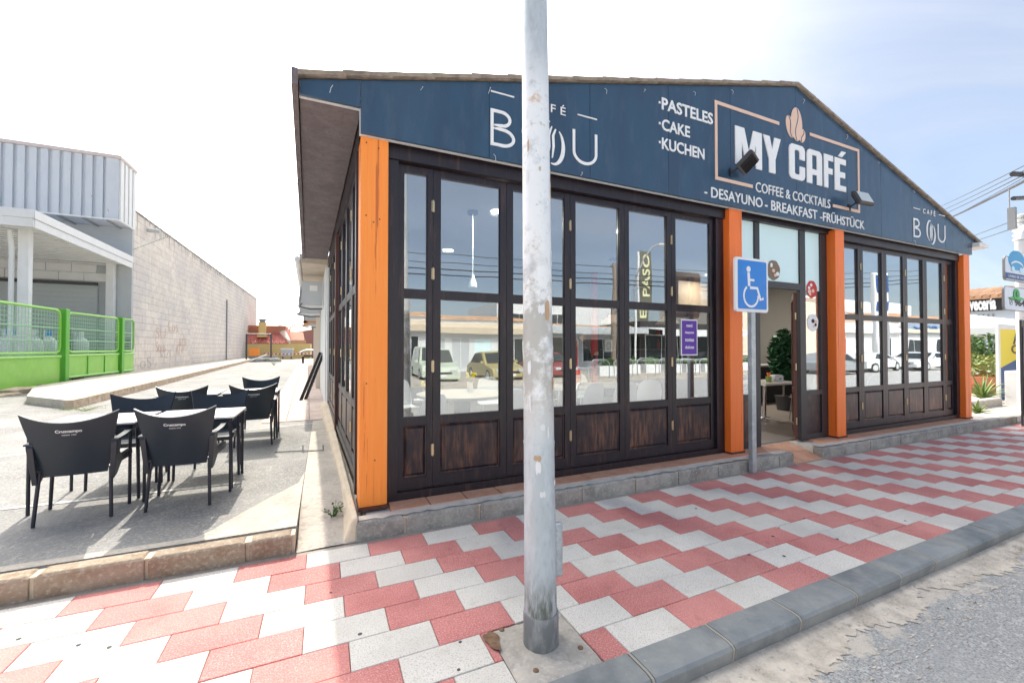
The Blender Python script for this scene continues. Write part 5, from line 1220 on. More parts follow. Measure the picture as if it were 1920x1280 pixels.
    t = thing('overhead_wire', 'single thin wire sagging across the sky above the block wall', 'wire'); a = onx(250, 468, XW); b = ony(580, 335, 12.0); mb = MB(); mb.tube([a, a.lerp(b, .5)+Vector((0, 0, -.05)), b], .013, 5); part('wire', mb, M['wall_grey'], t)
build_far_left()
# ================================================================== RIGHT OF THE CAFE
def rrect(x0, x1, z0, z1, r, n=5):
    P = []
    for (cx, cz, a0) in ((x1-r, z0+r, -90), (x1-r, z1-r, 0), (x0+r, z1-r, 90), (x0+r, z0+r, 180)):
        for i in range(n+1): a = R(a0+90*i/n); P.append((cx+r*math.cos(a), cz+r*math.sin(a)))
    return P
def build_right():
    # soil / gravel strip beyond the cafe
    mb = MB(); mb.box(11.5, 60, 3.60, 60, -.1, .06); struct('side_yard', mb, M['concrete_pale'])
    # white sign pole with two signs
    t = thing('sign_pole', 'white pole at the right edge carrying a blue car sign above a green creature sign', 'sign pole')
    PX, PY = 13.95, 3.74
    mb = MB(); mb.tube([(PX, PY, 0), (PX, PY, 3.85)], .075, 16); part('pole', mb, M['white_paint'], t, True)
    mb = MB(); mb.tube([(PX, PY, 3.85), (PX+.05, PY, 4.0), (PX+.25, PY, 4.15), (PX+.6, PY, 4.25)], .085, 12); part('bent_top', mb, M['white_paint'], t, True)
    SYp = 3.50
    a = ony(1883, 479, SYp); b = ony(1882, 524, SYp); c = ony(1882, 535, SYp); d = ony(1882, 581, SYp)
    W = 1.15
    for (z1, z0, x0, kind) in ((a.z, b.z, a.x, 'car'), (c.z, d.z, c.x, 'frog')):
        mb = MB(); mb.prism(rrect(x0, x0+W, z0, z1, .08), SYp, SYp+.03); p = part('sign_box', mb, M['grey'], t)
        mb = MB(); mb.prism(rrect(x0+.018, x0+W-.018, z0+.018, z1-.018, .07), SYp-.006, SYp-.001); f = part('sign_face', mb, mat('pale_face', (.66, .72, .82), .4), p)
        H = z1-z0; yb, yf = SYp-.0075, SYp-.0115
        def ell(cx, cz, rx, rz, m_, dy=0, n=26, nm='emblem'):
            mb = MB(); mb.prism([(cx+rx*math.cos(2*math.pi*i/n), cz+rz*math.sin(2*math.pi*i/n)) for i in range(n)], yf-dy, yb-dy); part(nm, mb, M[m_] if isinstance(m_, str) else m_, p)
        if kind == 'car':
            ell(x0+.56, z0+.37*1.0+H*.12, .40, .20, mat('cyan_blue', (.02, .30, .60), .4))
            mb = MB(); ribbon(mb, [(x0+.56+.3*math.cos(R(q)), z0+H*.62+.10*math.sin(R(q))) for q in range(15, 170, 12)], .03, yf-.005, yb-.005); part('car_outline', mb, M['white_vinyl'], p)
            for q in (.36, .76): ell(x0+q, z0+H*.5, .075, .055, mat('pale_cyan', (.5, .75, .9), .4), .005)
            mb = MB(); mb.prism([(x0+.02, z0+.03), (x0+W-.02, z0+.03), (x0+W-.02, z0+.15), (x0+.02, z0+.15)], yf, yb); part('blue_band', mb, M['navy'], p)
            link('lettering', text_mesh('LAVADO DE COCHES', x0+.14, x0+W-.1, z0+.06, z0+.115, yf-.001, M['white_vinyl'], .002, .0), p)
        else:
            gr = mat('toad_green', (.06, .42, .10), .5); gd = mat('toad_dark', (.02, .16, .06), .5)
            mb = MB(); mb.prism([(x0+.22, z0+H*.50), (x0+.5, z0+H*.44), (x0+.95, z0+H*.50), (x0+.92, z0+H*.56), (x0+.72, z0+H*.60), (x0+.40, z0+H*.60)], yf, yb); part('creature', mb, gr, p)
            ell(x0+.56, z0+H*.68, .15, .12, gr, .005); ell(x0+.57, z0+H*.70, .07, .06, gd, .010); ell(x0+.575, z0+H*.71, .035, .03, gr, .015)
            mb = MB(); ribbon(mb, [(x0+.18, z0+H*.52), (x0+.3, z0+H*.47), (x0+.5, z0+H*.46), (x0+.7, z0+H*.41)], .03, yf-.005, yb-.005); part('dark_line', mb, gd, p)
            link('lettering', text_mesh('964', x0+.47, x0+.98, z0+.10, z0+.24, yf, M['black'], .003, .02), p)
            mb = MB(); ribbon(mb, [(x0+.30+.07*math.cos(R(q)), z0+.17+.06*math.sin(R(q))) for q in range(0, 361, 20)], .012, yf, yb); ribbon(mb, [(x0+.26, z0+.14), (x0+.34, z0+.20)], .02, yf, yb); part('phone_mark', mb, M['grey'], p)
    # utility pole just outside with insulators and cables
    UX, UY = 15.4, 4.05
    t = thing('utility_pole', 'concrete utility pole with ribbed white insulator behind the sign pole', 'utility pole')
    mb = MB(); mb.tube([(UX+.85, UY, 0), (UX+.85, UY, 7.5)], .16, 12); part('pole', mb, M['wall_grey'], t, True)
    mb = MB(); mb.lathe([(r_, z_) for k in range(6) for r_, z_ in ((.07, k*.11), (.15, k*.11+.03), (.15, k*.11+.07), (.07, k*.11+.1))], (UX-.15, UY, 4.05), 14); part('insulator', mb, M['white_paint'], t, True)
    mb = MB(); mb.box(UX-.9, UX-.78, UY-.1, UY+.02, 4.25, 4.75); mb.tube([(UX-.84, UY, 4.7), (UX-.84, UY, 5.2)], .012, 6); part('junction_box', mb, M['grey'], t)['kind'] = 'stuff'
    mb = MB(); mb.tube([(UX-.6, UY, 5.02), (UX+.75, UY, 5.25)], .05, 8); mb.tube([(UX-.6, UY, 5.6), (UX+.75, UY, 5.8)], .06, 8); part('bracket', mb, M['dark_grey'], t)['kind'] = 'stuff'
    far = 26.0
    def cable(p, q, r0, lb, sag=.15):
        A = onx(p[0], p[1], 15.2); Bv = ony(q[0], q[1], far); d = (A-Bv); A2 = A+d*.05
        pts = [Bv.lerp(A2, i/12)+Vector((0, 0, -sag*4*(i/12)*(1-i/12))) for i in range(13)]
        mb = MB(); mb.tube(pts, [r0*(2.2-1.2*i/12) for i in range(13)], 6); o = part('cable', mb, M['dark_grey'], None, True); tag(o, lb, 'cable')
    cable((1921, 338), (1770, 412), .036, 'thick black twisted cable running up to the right above the roof slope', .1)
    cable((1921, 309), (1740, 396), .012, 'topmost thin cable above the thick twisted cable', .1)
    cable((1921, 318), (1745, 403), .012, 'thin cable second from the top above the roof slope', .1)
    cable((1921, 326), (1752, 408), .014, 'thin cable third from the top above the roof slope', .1)
    cable((1921, 331), (1760, 418), .010, 'thin cable just above the thick twisted cable', .1)
    cable((1921, 405), (1800, 450), .012, 'upper one of the two low cables right of the eave', .05)
    cable((1921, 420), (1815, 455), .013, 'lower one of the two low cables right of the eave', .05)
    # dark post at the very edge
    t = thing('dark_panel_post', 'tall black flat post at the right edge of the pavement', 'post'); a = onz(1913, 803, 0); a.y = 3.5; a = onz(1914, 800, .0)
    mb = MB(); mb.box(a.x+.12, a.x+.42, a.y, a.y+.03, 0, 2.0*1.02); part('body', mb, M['dark_grey'], t, bevel=.01)
    mb = MB(); mb.box(a.x+.14, a.x+.40, a.y-.01, a.y-.001, .2, 1.9); part('face', mb, M['black'], t)
    # yellow and navy totem
    t = thing('totem_sign', 'yellow and navy totem board in a white frame with letters A and C', 'sign')
    y = 4.95; x0 = ony(1874, 700, y).x; x1 = x0+2.0; z0 = .05; z1 = ony(1874, 617, y).z
    mb = MB(); mb.box(x0-.13, x0-.01, y-.03, y+.03, 0, z1+.14); mb.box(x0-.01, x1, y-.03, y+.03, z1+.005, z1+.14); mb.box(x1, x1+.15, y-.03, y+.03, 0, z1+.14); part('frame', mb, M['white_paint'], t)
    zc0 = ony(1874, 691, y).z; zc1 = zc0+.42
    mb = MB(); mb.prism([(x0, zc0), (x1, zc1), (x1, z1), (x0, z1)], y, y+.05); part('yellow_field', mb, M['yellow'], t)
    mb = MB(); mb.prism([(x0, z0), (x1, z0), (x1, zc1-.002), (x0, zc0-.002)], y, y+.05); part('navy_field', mb, M['navy'], t)
    A = ony(1899, 645, y); link('lettering', text_mesh('A', A.x, A.x+.55, A.z, A.z+.36, y-.002, M['black'], .004, .03), t)
    A = ony(1896, 663, y); link('lettering', text_mesh('C', A.x, A.x+.5, A.z, A.z+.26, y-.002, mat('dark_brown', (.10, .03, .02), .5), .004, .03), t)
    # white cabinet
    a = ony(1884, 750, 4.55); a.y = 4.25; t = thing('meter_cabinet', 'low white meter cabinet in front of the totem board', 'cabinet', (a.x, a.y, .06))
    mb = MB(); mb.box(0, .95, 0, .30, 0, .85); part('body', mb, M['white_paint'], t, bevel=.01)
    mb = MB(); mb.box(.03, .92, -.012, -.002, .05, .52); part('lower_door', mb, mat('cream_door', (.76, .75, .66), .6), t); mb = MB(); mb.box(.03, .92, -.012, -.002, .56, .82); part('upper_door', mb, M['white_paint'], t)
    mb = MB(); mb.box(.75, .78, -.02, -.0125, .70, .74); part('lock', mb, M['dark_grey'], t)
    # agaves and flower bed kerb
    rn = random.Random(4)
    def agave(c, n, h, lb, seed, spread=.6):
        t = thing('agave_plant', lb, 'plant', c); r = random.Random(seed)
        for k in range(n):
            a = 2.4*k+r.uniform(-.2, .2); tilt = .25+.9*(k/n); l = h*r.uniform(.75, 1.1); w_ = .035
            d = Vector((math.cos(a), math.sin(a), 0)); s = Vector((-d.y, d.x, 0)); V = []
            for i in range(6):
                u = i/5; p = d*(l*u*math.sin(tilt)*(1+.3*u))+Vector((0, 0, l*u*math.cos(tilt)-.25*l*u*u*tilt)); ww = w_*(1-u)**.6*(1 if i else .8)
                V += [p-s*ww+Vector((0, 0, ww*.4)), p, p+s*ww+Vector((0, 0, ww*.4))]
            F = []
            for i in range(5): b = 3*i; F += [(b, b+1, b+4, b+3), (b+1, b+2, b+5, b+4)]
            m2 = MB(); m2.add(V, F); part('leaf', m2, M['leaf_pale' if k % 3 else 'leaf'], t)
    p = onz(1842, 750, .1); agave((p.x, p.y, .12), 46, .75, 'large spiky agave growing right of the last orange post', 1)
    p = onz(1828, 778, .06); agave((12.9, 4.1, .06), 22, .34, 'small spiky plant low at the kerb beside the last orange post', 2)
    t = thing('planting_bed', 'low pale stone edging round the agave bed', 'flower bed'); mb = MB(); p = onz(1830, 765, .06); mb.cbox(p.x-.8, p.x+1.3, p.y-.05, p.y+.15, .0, .24, .02); part('edging', mb, M['concrete_pale'], t); mb = MB(); mb.box(p.x-.8, p.x+1.3, p.y+.15, p.y+1.8, .0, .17); part('soil', mb, M['mortar'], t)
    # big terracotta bowl with shrub
    c = onx(1836, 712, 19.5); t = thing('terracotta_planter', 'wide orange terracotta planter below the white railing', 'planter', (19.5, c.y, .0))
    z = c.z; mb = MB(); mb.lathe([(.55, 0), (.62, .3), (.95, z-.1), (1.0, z), (1.0, z+.14), (.9, z+.14), (.9, z+.05)], n=24); part('bowl', mb, mat('bowl_clay', (.62, .22, .12), .7), t, True)
    mb = MB(); foliage(mb, (0, 0, z+.45), (.9, .9, .4), 700, .09, 3); part('foliage', mb, M['leaf_pale'], t)['kind'] = 'stuff'
    # railing and hedge
    X = 22.0; a = onx(1815, 693, X); b = onx(1875, 696, X); t = thing('white_railing', 'white railing with thick top rail in front of the terrace of the brewery', 'railing')
    mb = MB(); mb.box(X-.06, X+.06, b.y-3, a.y+1.5, a.z-.16, a.z); part('top_rail', mb, M['white_paint'], t)
    y = b.y-2.9
    while y < a.y+1.5: mb = MB(); mb.box(X-.03, X+.03, y, y+.06, .0, a.z-.162); part('post', mb, M['white_paint'], t); y += .75
    t = thing('hedge', 'green hedge behind the white railing', 'hedge'); mb = MB(); yy = b.y-3
    mb = MB(); rn = random.Random(8)
    foliage(mb, (X+.9, (a.y+b.y)/2, 1.0), (.5, 4.0, 1.05), 5200, .10, 11); part('foliage', mb, M['leaf'], t)['kind'] = 'stuff'
    mb = MB(); mb.tube([(X+.9, (a.y+b.y)/2, 0), (X+.9, (a.y+b.y)/2, 1.4)], .05, 6); part('stem', mb, M['mortar'], t)
    # brewery building with tile roof
    X = 34.0; yl = onx(1800, 600, X).y; yr = 8.2
    zt = onx(1850, 552, X).z; zs1 = onx(1850, 561, X).z; zs0 = onx(1850, 583, X).z
    t = thing('brewery_bar', 'bar building with clay tile roof and black fascia reading CERVECERÍA', 'bar')
    mb = MB(); mb.box(X+.02, X+8, yr, yl+6, 0, zs1); part('wall', mb, mat('pale_blue_wall', (.55, .62, .70), .7), t)
    mb = MB(); mb.box(X-.25, X+.01, yr, yl+4, zs0, zs1); fs = part('fascia', mb, M['black'], t)
    rf = MB(); rf.hexa([(X-.4, yr, zs1), (X+5, yr, zs1+.2), (X+5, yl+6, zs1+.2), (X-.4, yl+6, zs1)], [(X-.4, yr, zs1+.10), (X+5, yr, zt+.4), (X+5, yl+6, zt+.4), (X-.4, yl+6, zs1+.10)]); ro = part('roof', rf, M['clay_pale'], t)
    tm = MB(); tm.tube([(-.45, 0, .02), (1.4, 0, .42*1.0)], .13, 6); tmm = tm.mesh('roof_tile', M['clay_pale'], True)
    y = 8.4
    while y < yl+3: 
        for k in range(2): link('roof_tile', tmm, ro, (X+k*1.35, y, zs1+.10+k*.30))
        y += .31
    # lettering: only the last letters show past the orange post
    L1 = onx(1868, 577, X-.26); L0 = onx(1820, 577, X-.26); per = (L0.y-L1.y)/6.3
    me = text_mesh('Cervecería', 0, per*10.0, 0, .78, 0, M['white_vinyl'], .03, .045)
    for v in me.vertices: v.co = (v.co.y, -v.co.x, v.co.z)
    link('lettering', me, fs, (X-.253, L1.y+per*10.0, L1.z-.1))
    mb = MB(); yd = onx(1826, 640, X).y; mb.box(X-.03, X+.01, yd-.4, yd+3, 0, onx(1826, 612, X).z); part('doorway', mb, M['black'], t)
    for k in range(4): yk = onx(1836+k*9, 640, X).y; mb = MB(); mb.box(X-.02, X+.012, yk-.03, yk+.03, .8, 3.4); part('joint', mb, M['grey'], t)
    # white parasols/awnings in front
    for k, (px, py, rx, lb) in enumerate(((1822, 590, 3.2, 'big white canopy parasol nearest the orange post'), (1890, 600, 3.4, 'big white canopy parasol behind the sign pole'))):
        c = onx(px, py, 28.0); t = thing('parasol', lb, 'parasol', (28.0, c.y, 0))
        mb = MB(); n = 8; zc = c.z; ze = onx(px, 617, 28).z
        V = [(0, 0, zc)]+[(rx*math.cos(R(22.5+45*i)), rx*math.sin(R(22.5+45*i)), ze) for i in range(8)]+[(rx*math.cos(R(22.5+45*i)), rx*math.sin(R(22.5+45*i)), ze-.28) for i in range(8)]
        mb.add(V, [(0, 1+i, 1+(i+1) % 8) for i in range(8)]+[(1+i, 9+i, 9+(i+1) % 8, 1+(i+1) % 8) for i in range(8)]); part('canopy', mb, M['white_paint'], t)
        mb = MB(); mb.tube([(0, 0, 0), (0, 0, zc)], .05, 8); part('pole', mb, M['grey'], t, True)
        for i in (2, 3, 4): mb = MB(); mb.tube([(0, 0, ze-.5), (rx*.6*math.cos(R(22.5+45*i)), rx*.6*math.sin(R(22.5+45*i)), ze+.25)], .04, 6); part('strut', mb, M['dark_grey'], t)
    # terrace tables behind railing (dark silhouettes)
    for k in range(3):
        c = onx(1828+k*14, 688, 25); t = thing('terrace_table', ['dark terrace table nearest the orange post, behind the white railing', 'middle dark terrace table behind the white railing', 'dark terrace table nearest the totem board, behind the railing'][k], 'table', (25, c.y, 0), 0, 'dark terrace tables behind the railing')
        z = onx(1830, 680, 25).z; z = max(z, .7); mb = MB(); mb.box(-.4, .4, -.4, .4, z-.05, z); part('tabletop', mb, M['black'], t)
        for sx in (-.36, .36):
            for sy in (-.36, .36): mb = MB(); mb.box(sx-.02, sx+.02, sy-.02, sy+.02, 0, z-.051); part('leg', mb, M['black'], t)
build_right()
# ================================================================== INSIDE THE CAFE
FZ = .14
def build_interior():
    def white_chair(x, y, rz, lb, grp='white moulded chairs inside the cafe'):
        t = thing('white_chair', lb, 'chair', (x, y, FZ), rz, grp)
        mb = MB(); mb.shell(lambda u, v: ((2*u-1)*(.19+.02*v-.05*v**4), -.20-.08*v+.05*(2*u-1)**2, .44+.42*v-.05*(2*u-1)**4*v), 8, 8, .014); part('backrest', mb, M['white_plastic'], t, True)
        mb = MB(); mb.shell(lambda u, v: ((2*u-1)*.20, -.20+.40*v, .45-.02*math.sin(math.pi*v)), 6, 6, .016); part('seat', mb, M['white_plastic'], t, True)
        for sx in (-1, 1):
            for sy in (-1, 1): mb = MB(); mb.tube([(sx*.2, sy*.2-.01, 0), (sx*.16, sy*.16, .44)], .013, 8); part('leg', mb, M['white_plastic' if grp.startswith('white') else 'chrome'], t, True)
        return t
    # round table with flowers, first window
    def round_table(x, y, r, lb):
        t = thing('round_table', lb, 'table', (x, y, FZ))
        mb = MB(); mb.lathe([(r, .70), (r, .735)], n=36); part('tabletop', mb, M['table_wood'], t)
        mb = MB(); mb.box(-.09, .09, -.09, .09, .03, .70); part('pedestal', mb, M['grey'], t); mb = MB(); mb.lathe([(.32, 0), (.30, .03)], n=24); part('base', mb, M['grey'], t)
    def vase(x, y, z, lb, m_, fl):
        t = thing('flower_vase', lb, 'vase', (x, y, z)); mb = MB(); mb.lathe([(.035, 0), (.045, .05), (.04, .13), (.045, .14)], n=14); part('vase', mb, M[m_], t, True)
        mb = MB(); rn = random.Random(int(x*100))
        for k in range(9):
            p = Vector((rn.uniform(-.07, .07), rn.uniform(-.05, .05), .20+rn.uniform(0, .07))); mb.tube([(0, 0, .12), p], .003, 4)
        part('stems', mb, M['leaf'], t)['kind'] = 'stuff'
        rn = random.Random(int(x*100))
        for k in range(9):
            p = Vector((rn.uniform(-.07, .07), rn.uniform(-.05, .05), .20+rn.uniform(0, .07))); m2 = MB(); m2.lathe([(.008, -.02), (.022, 0), (.016, .025)], p, 8); part('flower', m2, M[fl], t, True)
    round_table(1.75, 5.55, .62, 'round pale wood table with yellow flowers inside the first window')
    vase(1.88, 5.6, FZ+.736, 'white vase of yellow flowers on the round table in the first window', 'white_plastic', 'yellow')
    vase(1.38, 6.2, FZ+.6, 'small clay pot of yellow flowers behind the round table', 'bowl_clay', 'yellow')
    t = thing('side_stool', 'low stool carrying the small clay flower pot behind the round table', 'stool', (1.38, 6.2, FZ)); mb = MB(); mb.lathe([(.17, .56), (.17, .598)], n=18); part('seat', mb, M['white_plastic'], t)
    for a in range(3): mb = MB(); mb.tube([(.15*math.cos(a*2.1), .15*math.sin(a*2.1), 0), (.1*math.cos(a*2.1), .1*math.sin(a*2.1), .56)], .012, 6); part('leg', mb, M['white_plastic'], t)
    white_chair(.98, 4.65, R(30), 'white chair filling the lower corner of the first narrow window')
    white_chair(2.35, 4.85, R(-50), 'white chair in the lower right corner of the second window')
    white_chair(2.55, 6.5, R(170), 'white chair beyond the round table, seen below the parked car reflection')
    white_chair(1.15, 6.6, R(195), 'white chair beyond the round table at the left edge of the window')
    white_chair(3.1, 5.2, R(60), 'white chair right behind the lamp post')
    t = thing('long_table', 'long pale wood table inside the middle windows', 'table', (4.2, 5.9, FZ)); mb = MB(); mb.prism(rrect(-.9, .9, -.4, .4, .2), 0, .035); mb.v = [(x, z, .70+y) for x, y, z in mb.v]; part('tabletop', mb, M['table_wood'], t)
    for sx in (-.7, .7): mb = MB(); mb.tube([(sx, 0, 0), (sx, 0, .70)], .03, 8); part('leg', mb, M['chrome'], t); mb = MB(); mb.tube([(sx, -.3, .02), (sx, .3, .02)], .02, 8); part('foot', mb, M['chrome'], t)
    white_chair(3.55, 5.25, R(10), 'white chair with its back to the window at the long table, left')
    white_chair(4.15, 5.2, R(-8), 'white chair with its back to the window at the long table, middle')
    white_chair(4.75, 5.3, R(-20), 'white chair with its back to the window at the long table, right')
    white_chair(3.6, 6.65, R(180), 'white chair on the far side of the long table, left')
    white_chair(4.5, 6.65, R(176), 'white chair on the far side of the long table, right')
    t = thing('red_candle_pot', 'orange-red pot standing on the long table', 'pot', (3.9, 5.95, FZ+.737)); mb = MB(); mb.lathe([(.05, 0), (.065, .2), (.055, .21)], n=14); part('pot', mb, M['bowl_clay'], t, True); mb = MB(); mb.lathe([(.06, .211), (.04, .25)], n=12); part('lid', mb, M['red'], t, True)
    # pendant lamps
    def pendant(x, y, zt, zb, lb, m_='white_plastic', r=.06):
        t = thing('pendant_lamp', lb, 'lamp', (x, y, 0)); mb = MB(); mb.lathe([(.07, 3.26), (.07, 3.298)], n=14); part('canopy', mb, M['dark_grey'], t); mb = MB(); mb.tube([(0, 0, zb+.15), (0, 0, 3.26)], .006, 6); part('cord', mb, M['white_plastic'], t); mb = MB(); mb.lathe([(r*.35, .16), (r*.4, .12), (r*.8, .06), (r, 0)], (0, 0, zb), 18); part('shade', mb, M[m_], t, True)
    pendant(1.78, 5.2, 3.3, 2.30, 'small white pendant lamp hanging on a pale cord in the second window')
    pendant(6.35, 6.4, 3.3, 1.98, 'beige domed pendant lamp above the bar', 'cream_mortar', .24)
    pendant(5.3, 6.8, 3.3, 2.0, 'pinkish domed pendant lamp left of the bar', 'peach_vinyl', .26)
    # recessed lit ceiling spots
    for k, (px, py) in enumerate(((840, 468), (934, 395), (1330, 514), (1250, 545))):
        c = onz(px, py, 3.297); t = thing('ceiling_spot', ['lit round ceiling spot in the first window, lower left', 'lit round ceiling spot in the second window, upper right', 'lit ceiling spot above the bar', 'lit ceiling spot left of the bar'][k], 'ceiling light', (c.x, c.y, 3.285)); mb = MB(); mb.lathe([(.10, 0), (.10, .012)], n=20); part('diffuser', mb, M['lamp_on'], t)
        mb = MB(); mb.lathe([(.115, .002), (.12, .014)], n=20); part('rim', mb, M['white_plastic'], t)
        ld = D.lights.new('spot_light', 'AREA'); ld.shape = 'DISK'; ld.size = .2; ld.energy = 40; ld.color = (1, .93, .82); lo = D.objects.new('spot_light', ld); COL.objects.link(lo); lo.parent = t; lo.location = (0, 0, -.03)
    # bar, shelves, dark panelled back
    t = thing('bar_counter', 'dark bar counter with pale front along the back of the room', 'counter', (1.5, 0, FZ))
    mb = MB(); mb.box(5.4, 9.0, 7.6, 8.2, 0, 1.02); part('front', mb, M['interior_dark'], t); mb = MB(); mb.box(5.3, 9.1, 7.5, 8.3, 1.021, 1.07); part('counter_top', mb, M['wall_grey'], t)
    t = thing('back_bar', 'black panelled back bar with shelves and brown canopy', 'shelving', (1.2, 0, FZ))
    mb = MB(); mb.box(5.5, 10.0, 9.6, 9.9, 0, 2.6); part('panel', mb, M['interior_dark'], t); mb = MB(); mb.box(6.9, 9.9, 7.8, 9.59, 2.40, 3.05); part('canopy', mb, M['interior_brown'], t)
    for z in (1.3, 1.7): mb = MB(); mb.box(5.8, 9.4, 9.35, 9.59, z, z+.03); part('shelf', mb, M['interior_brown'], t)
    me = text_mesh('CAFÉ', 6.2, 7.0, 2.05, 2.25, 9.59, mat('gold', (.6, .45, .15), .4), .01, .02); link('lettering', me, t)
    rn = random.Random(2)
    for z in (1.33, 1.73):
        for k in range(9):
            x = 7.1+k*.38+rn.uniform(-.05, .05); o = MB(); o.lathe([(.04, 0), (.04, .17), (.014, .22), (.014, .29)], n=10); b = part('bottle', o, M[('dark_glass', 'leaf', 'red')[k % 3]], None, True, (x, 9.46, FZ+z)); tag(b, 'bottle on the back bar shelf, among the row of bottles', 'bottle', 'bottles on the back bar')
    t = thing('wall_shelf', 'thin black metal shelf unit with jars and a framed picture beside the red column', 'shelf', (6.05, 8.3, FZ))
    for x in (0, .55): mb = MB(); mb.box(x, x+.025, 0, .025, 0, 2.0); part('upright', mb, M['black'], t)
    for z in (.6, 1.15, 1.6, 1.9): mb = MB(); mb.box(0, .575, -.02, .25, z, z+.02); part('board', mb, M['black'], t)
    for k in range(3): o = MB(); o.lathe([(.05, 0), (.055, .12), (.04, .15)], n=10); b = part('jar', o, M['leaf'], None, True, (6.15+k*.16, 8.4, FZ+1.92)); tag(b, 'dark jar on top of the thin black shelf unit', 'jar', 'jars on the shelf unit')
    t = thing('framed_print', 'white framed print with a star outline hanging behind the shelf unit', 'picture', (6.12, 8.2, FZ+1.25)); mb = MB(); mb.box(0, .26, 0, .02, 0, .32); part('frame', mb, M['black'], t); mb = MB(); mb.box(.015, .245, -.004, -.001, .015, .305); part('print', mb, M['white_sign'], t)
    mb = MB(); ribbon(mb, [(.13+(.08 if i % 2 else .045)*math.cos(i*math.pi/5), .16+(.10 if i % 2 else .05)*math.sin(i*math.pi/5)) for i in range(11)], .008, -.0065, -.0045); part('star_outline', mb, M['black'], t)
    mb = MB(); mb.box(5.82, 5.94, 8.2, 8.3, FZ, 3.29); part('red_column', mb, M['red'], cafe)
    mb = MB(); mb.box(4.5, 5.81, 8.30, 8.36, FZ, 3.29); part('partition', mb, M['interior_wall'], cafe)
    mb = MB(); mb.box(.9, 2.5, 9.9, 10.2, FZ, 2.2); part('dark_opening', mb, M['interior_dark'], cafe)
    # person in black beside the red column
    build_person((4.85, 7.25, FZ))
    # table, chair, plant and sideboard in the doorway view
    t = thing('pedestal_table', 'white rectangular table on a chrome pedestal just inside the open door', 'table', (7.55, 5.15, FZ)); mb = MB(); mb.cbox(-.55, .45, -.35, .35, .70, .735, .005); part('tabletop', mb, M['table_top'], t)
    mb = MB(); mb.tube([(-.08, 0, .04), (-.08, 0, .70)], .032, 12); part('column', mb, M['chrome'], t, True)
    for a in (20, 110, 200, 290): mb = MB(); mb.tube([(-.08, 0, .06), (-.08+.33*math.cos(R(a)), .33*math.sin(R(a)), .02)], [.025, .016], 8); part('foot', mb, M['chrome'], t, True)
    c = white_chair(8.0, 4.72, R(60), 'light grey chair with striped cushion at the pedestal table in the doorway', 'chairs with chrome legs'); 
    mb = MB(); mb.cbox(-.19, .19, -.18, .18, .462, .50, .015); part('cushion', mb, mat('cushion', (.25, .12, .1), .8, noise=[(1, .5, .52, (.6, .5, .4), 1, 0)], stretch=(20, 1, 1), coord='obj'), c)
    t = thing('napkin_box', 'white napkin box on the pedestal table', 'box', (7.72, 5.1, FZ+.736)); mb = MB(); mb.cbox(-.12, .12, -.07, .07, 0, .12, .02); part('box', mb, M['white_plastic'], t); mb = MB(); mb.box(0, .06, -.075, -.071, .04, .06); part('slot', mb, M['dark_grey'], t)
    t = thing('sugar_cup', 'pale green cup of wooden stirrers on the pedestal table', 'cup', (7.45, 5.05, FZ+.736)); mb = MB(); mb.lathe([(.045, 0), (.05, .1)], n=14); part('cup', mb, M['leaf_pale'], t, True)
    for k in range(6): mb = MB(); mb.tube([(0, 0, .05), (.03*math.cos(k), .03*math.sin(k), .17)], .006, 5); part('stirrer', mb, M['orange'], t)
    t = thing('potted_palm', 'dark green bushy potted plant behind the open door', 'plant', (9.2, 5.9, FZ)); mb = MB(); mb.lathe([(.13, 0), (.17, .3), (.18, .31)], n=18); part('pot', mb, M['dark_grey'], t, True)
    mb = MB(); foliage(mb, (0, 0, 1.15), (.27, .27, .62), 900, .10, 2); part('foliage', mb, mat('deep_leaf', (.02, .09, .035), .5), t)['kind'] = 'stuff'; mb = MB(); mb.tube([(0, 0, .3), (0, 0, 1.3)], .02, 6); part('stem', mb, M['mortar'], t)
    t = thing('sideboard', 'black sideboard under the far window', 'sideboard', (10.3, 6.8, FZ)); mb = MB(); mb.box(-1.2, .7, 0, .5, .05, .9); part('body', mb, M['black'], t); mb = MB(); mb.box(-1.25, .75, -.03, .53, .901, .94); part('top', mb, M['table_top'], t)
    # right bay: two pale chair backs by the glass
    white_chair(8.45, 4.55, R(-30), 'pale chair back low behind the first window of the right bay')
    white_chair(9.6, 4.6, R(-10), 'pale chair back low behind the third window of the right bay')
def skin_mesh(name, verts, edges, radii, m, parent, sub=2, root=0):
    me = D.meshes.new(name); me.from_pydata(verts, edges, []); o = D.objects.new(name, me); COL.objects.link(o)
    sk = o.modifiers.new('skin', 'SKIN'); sk.use_smooth_shade = True
    for i, r in enumerate(radii):
        me.skin_vertices[0].data[i].radius = (r if isinstance(r, tuple) else (r, r)); me.skin_vertices[0].data[i].use_root = (i == root)
    ss = o.modifiers.new('sub', 'SUBSURF'); ss.levels = sub; ss.render_levels = sub
    dg = bpy.context.evaluated_depsgraph_get(); me2 = D.meshes.new_from_object(o.evaluated_get(dg)); D.objects.remove(o)
    me2.name = name; me2.materials.clear(); me2.materials.append(m); me2.polygons.foreach_set('use_smooth', [True]*len(me2.polygons))
    return link(name, me2, parent)
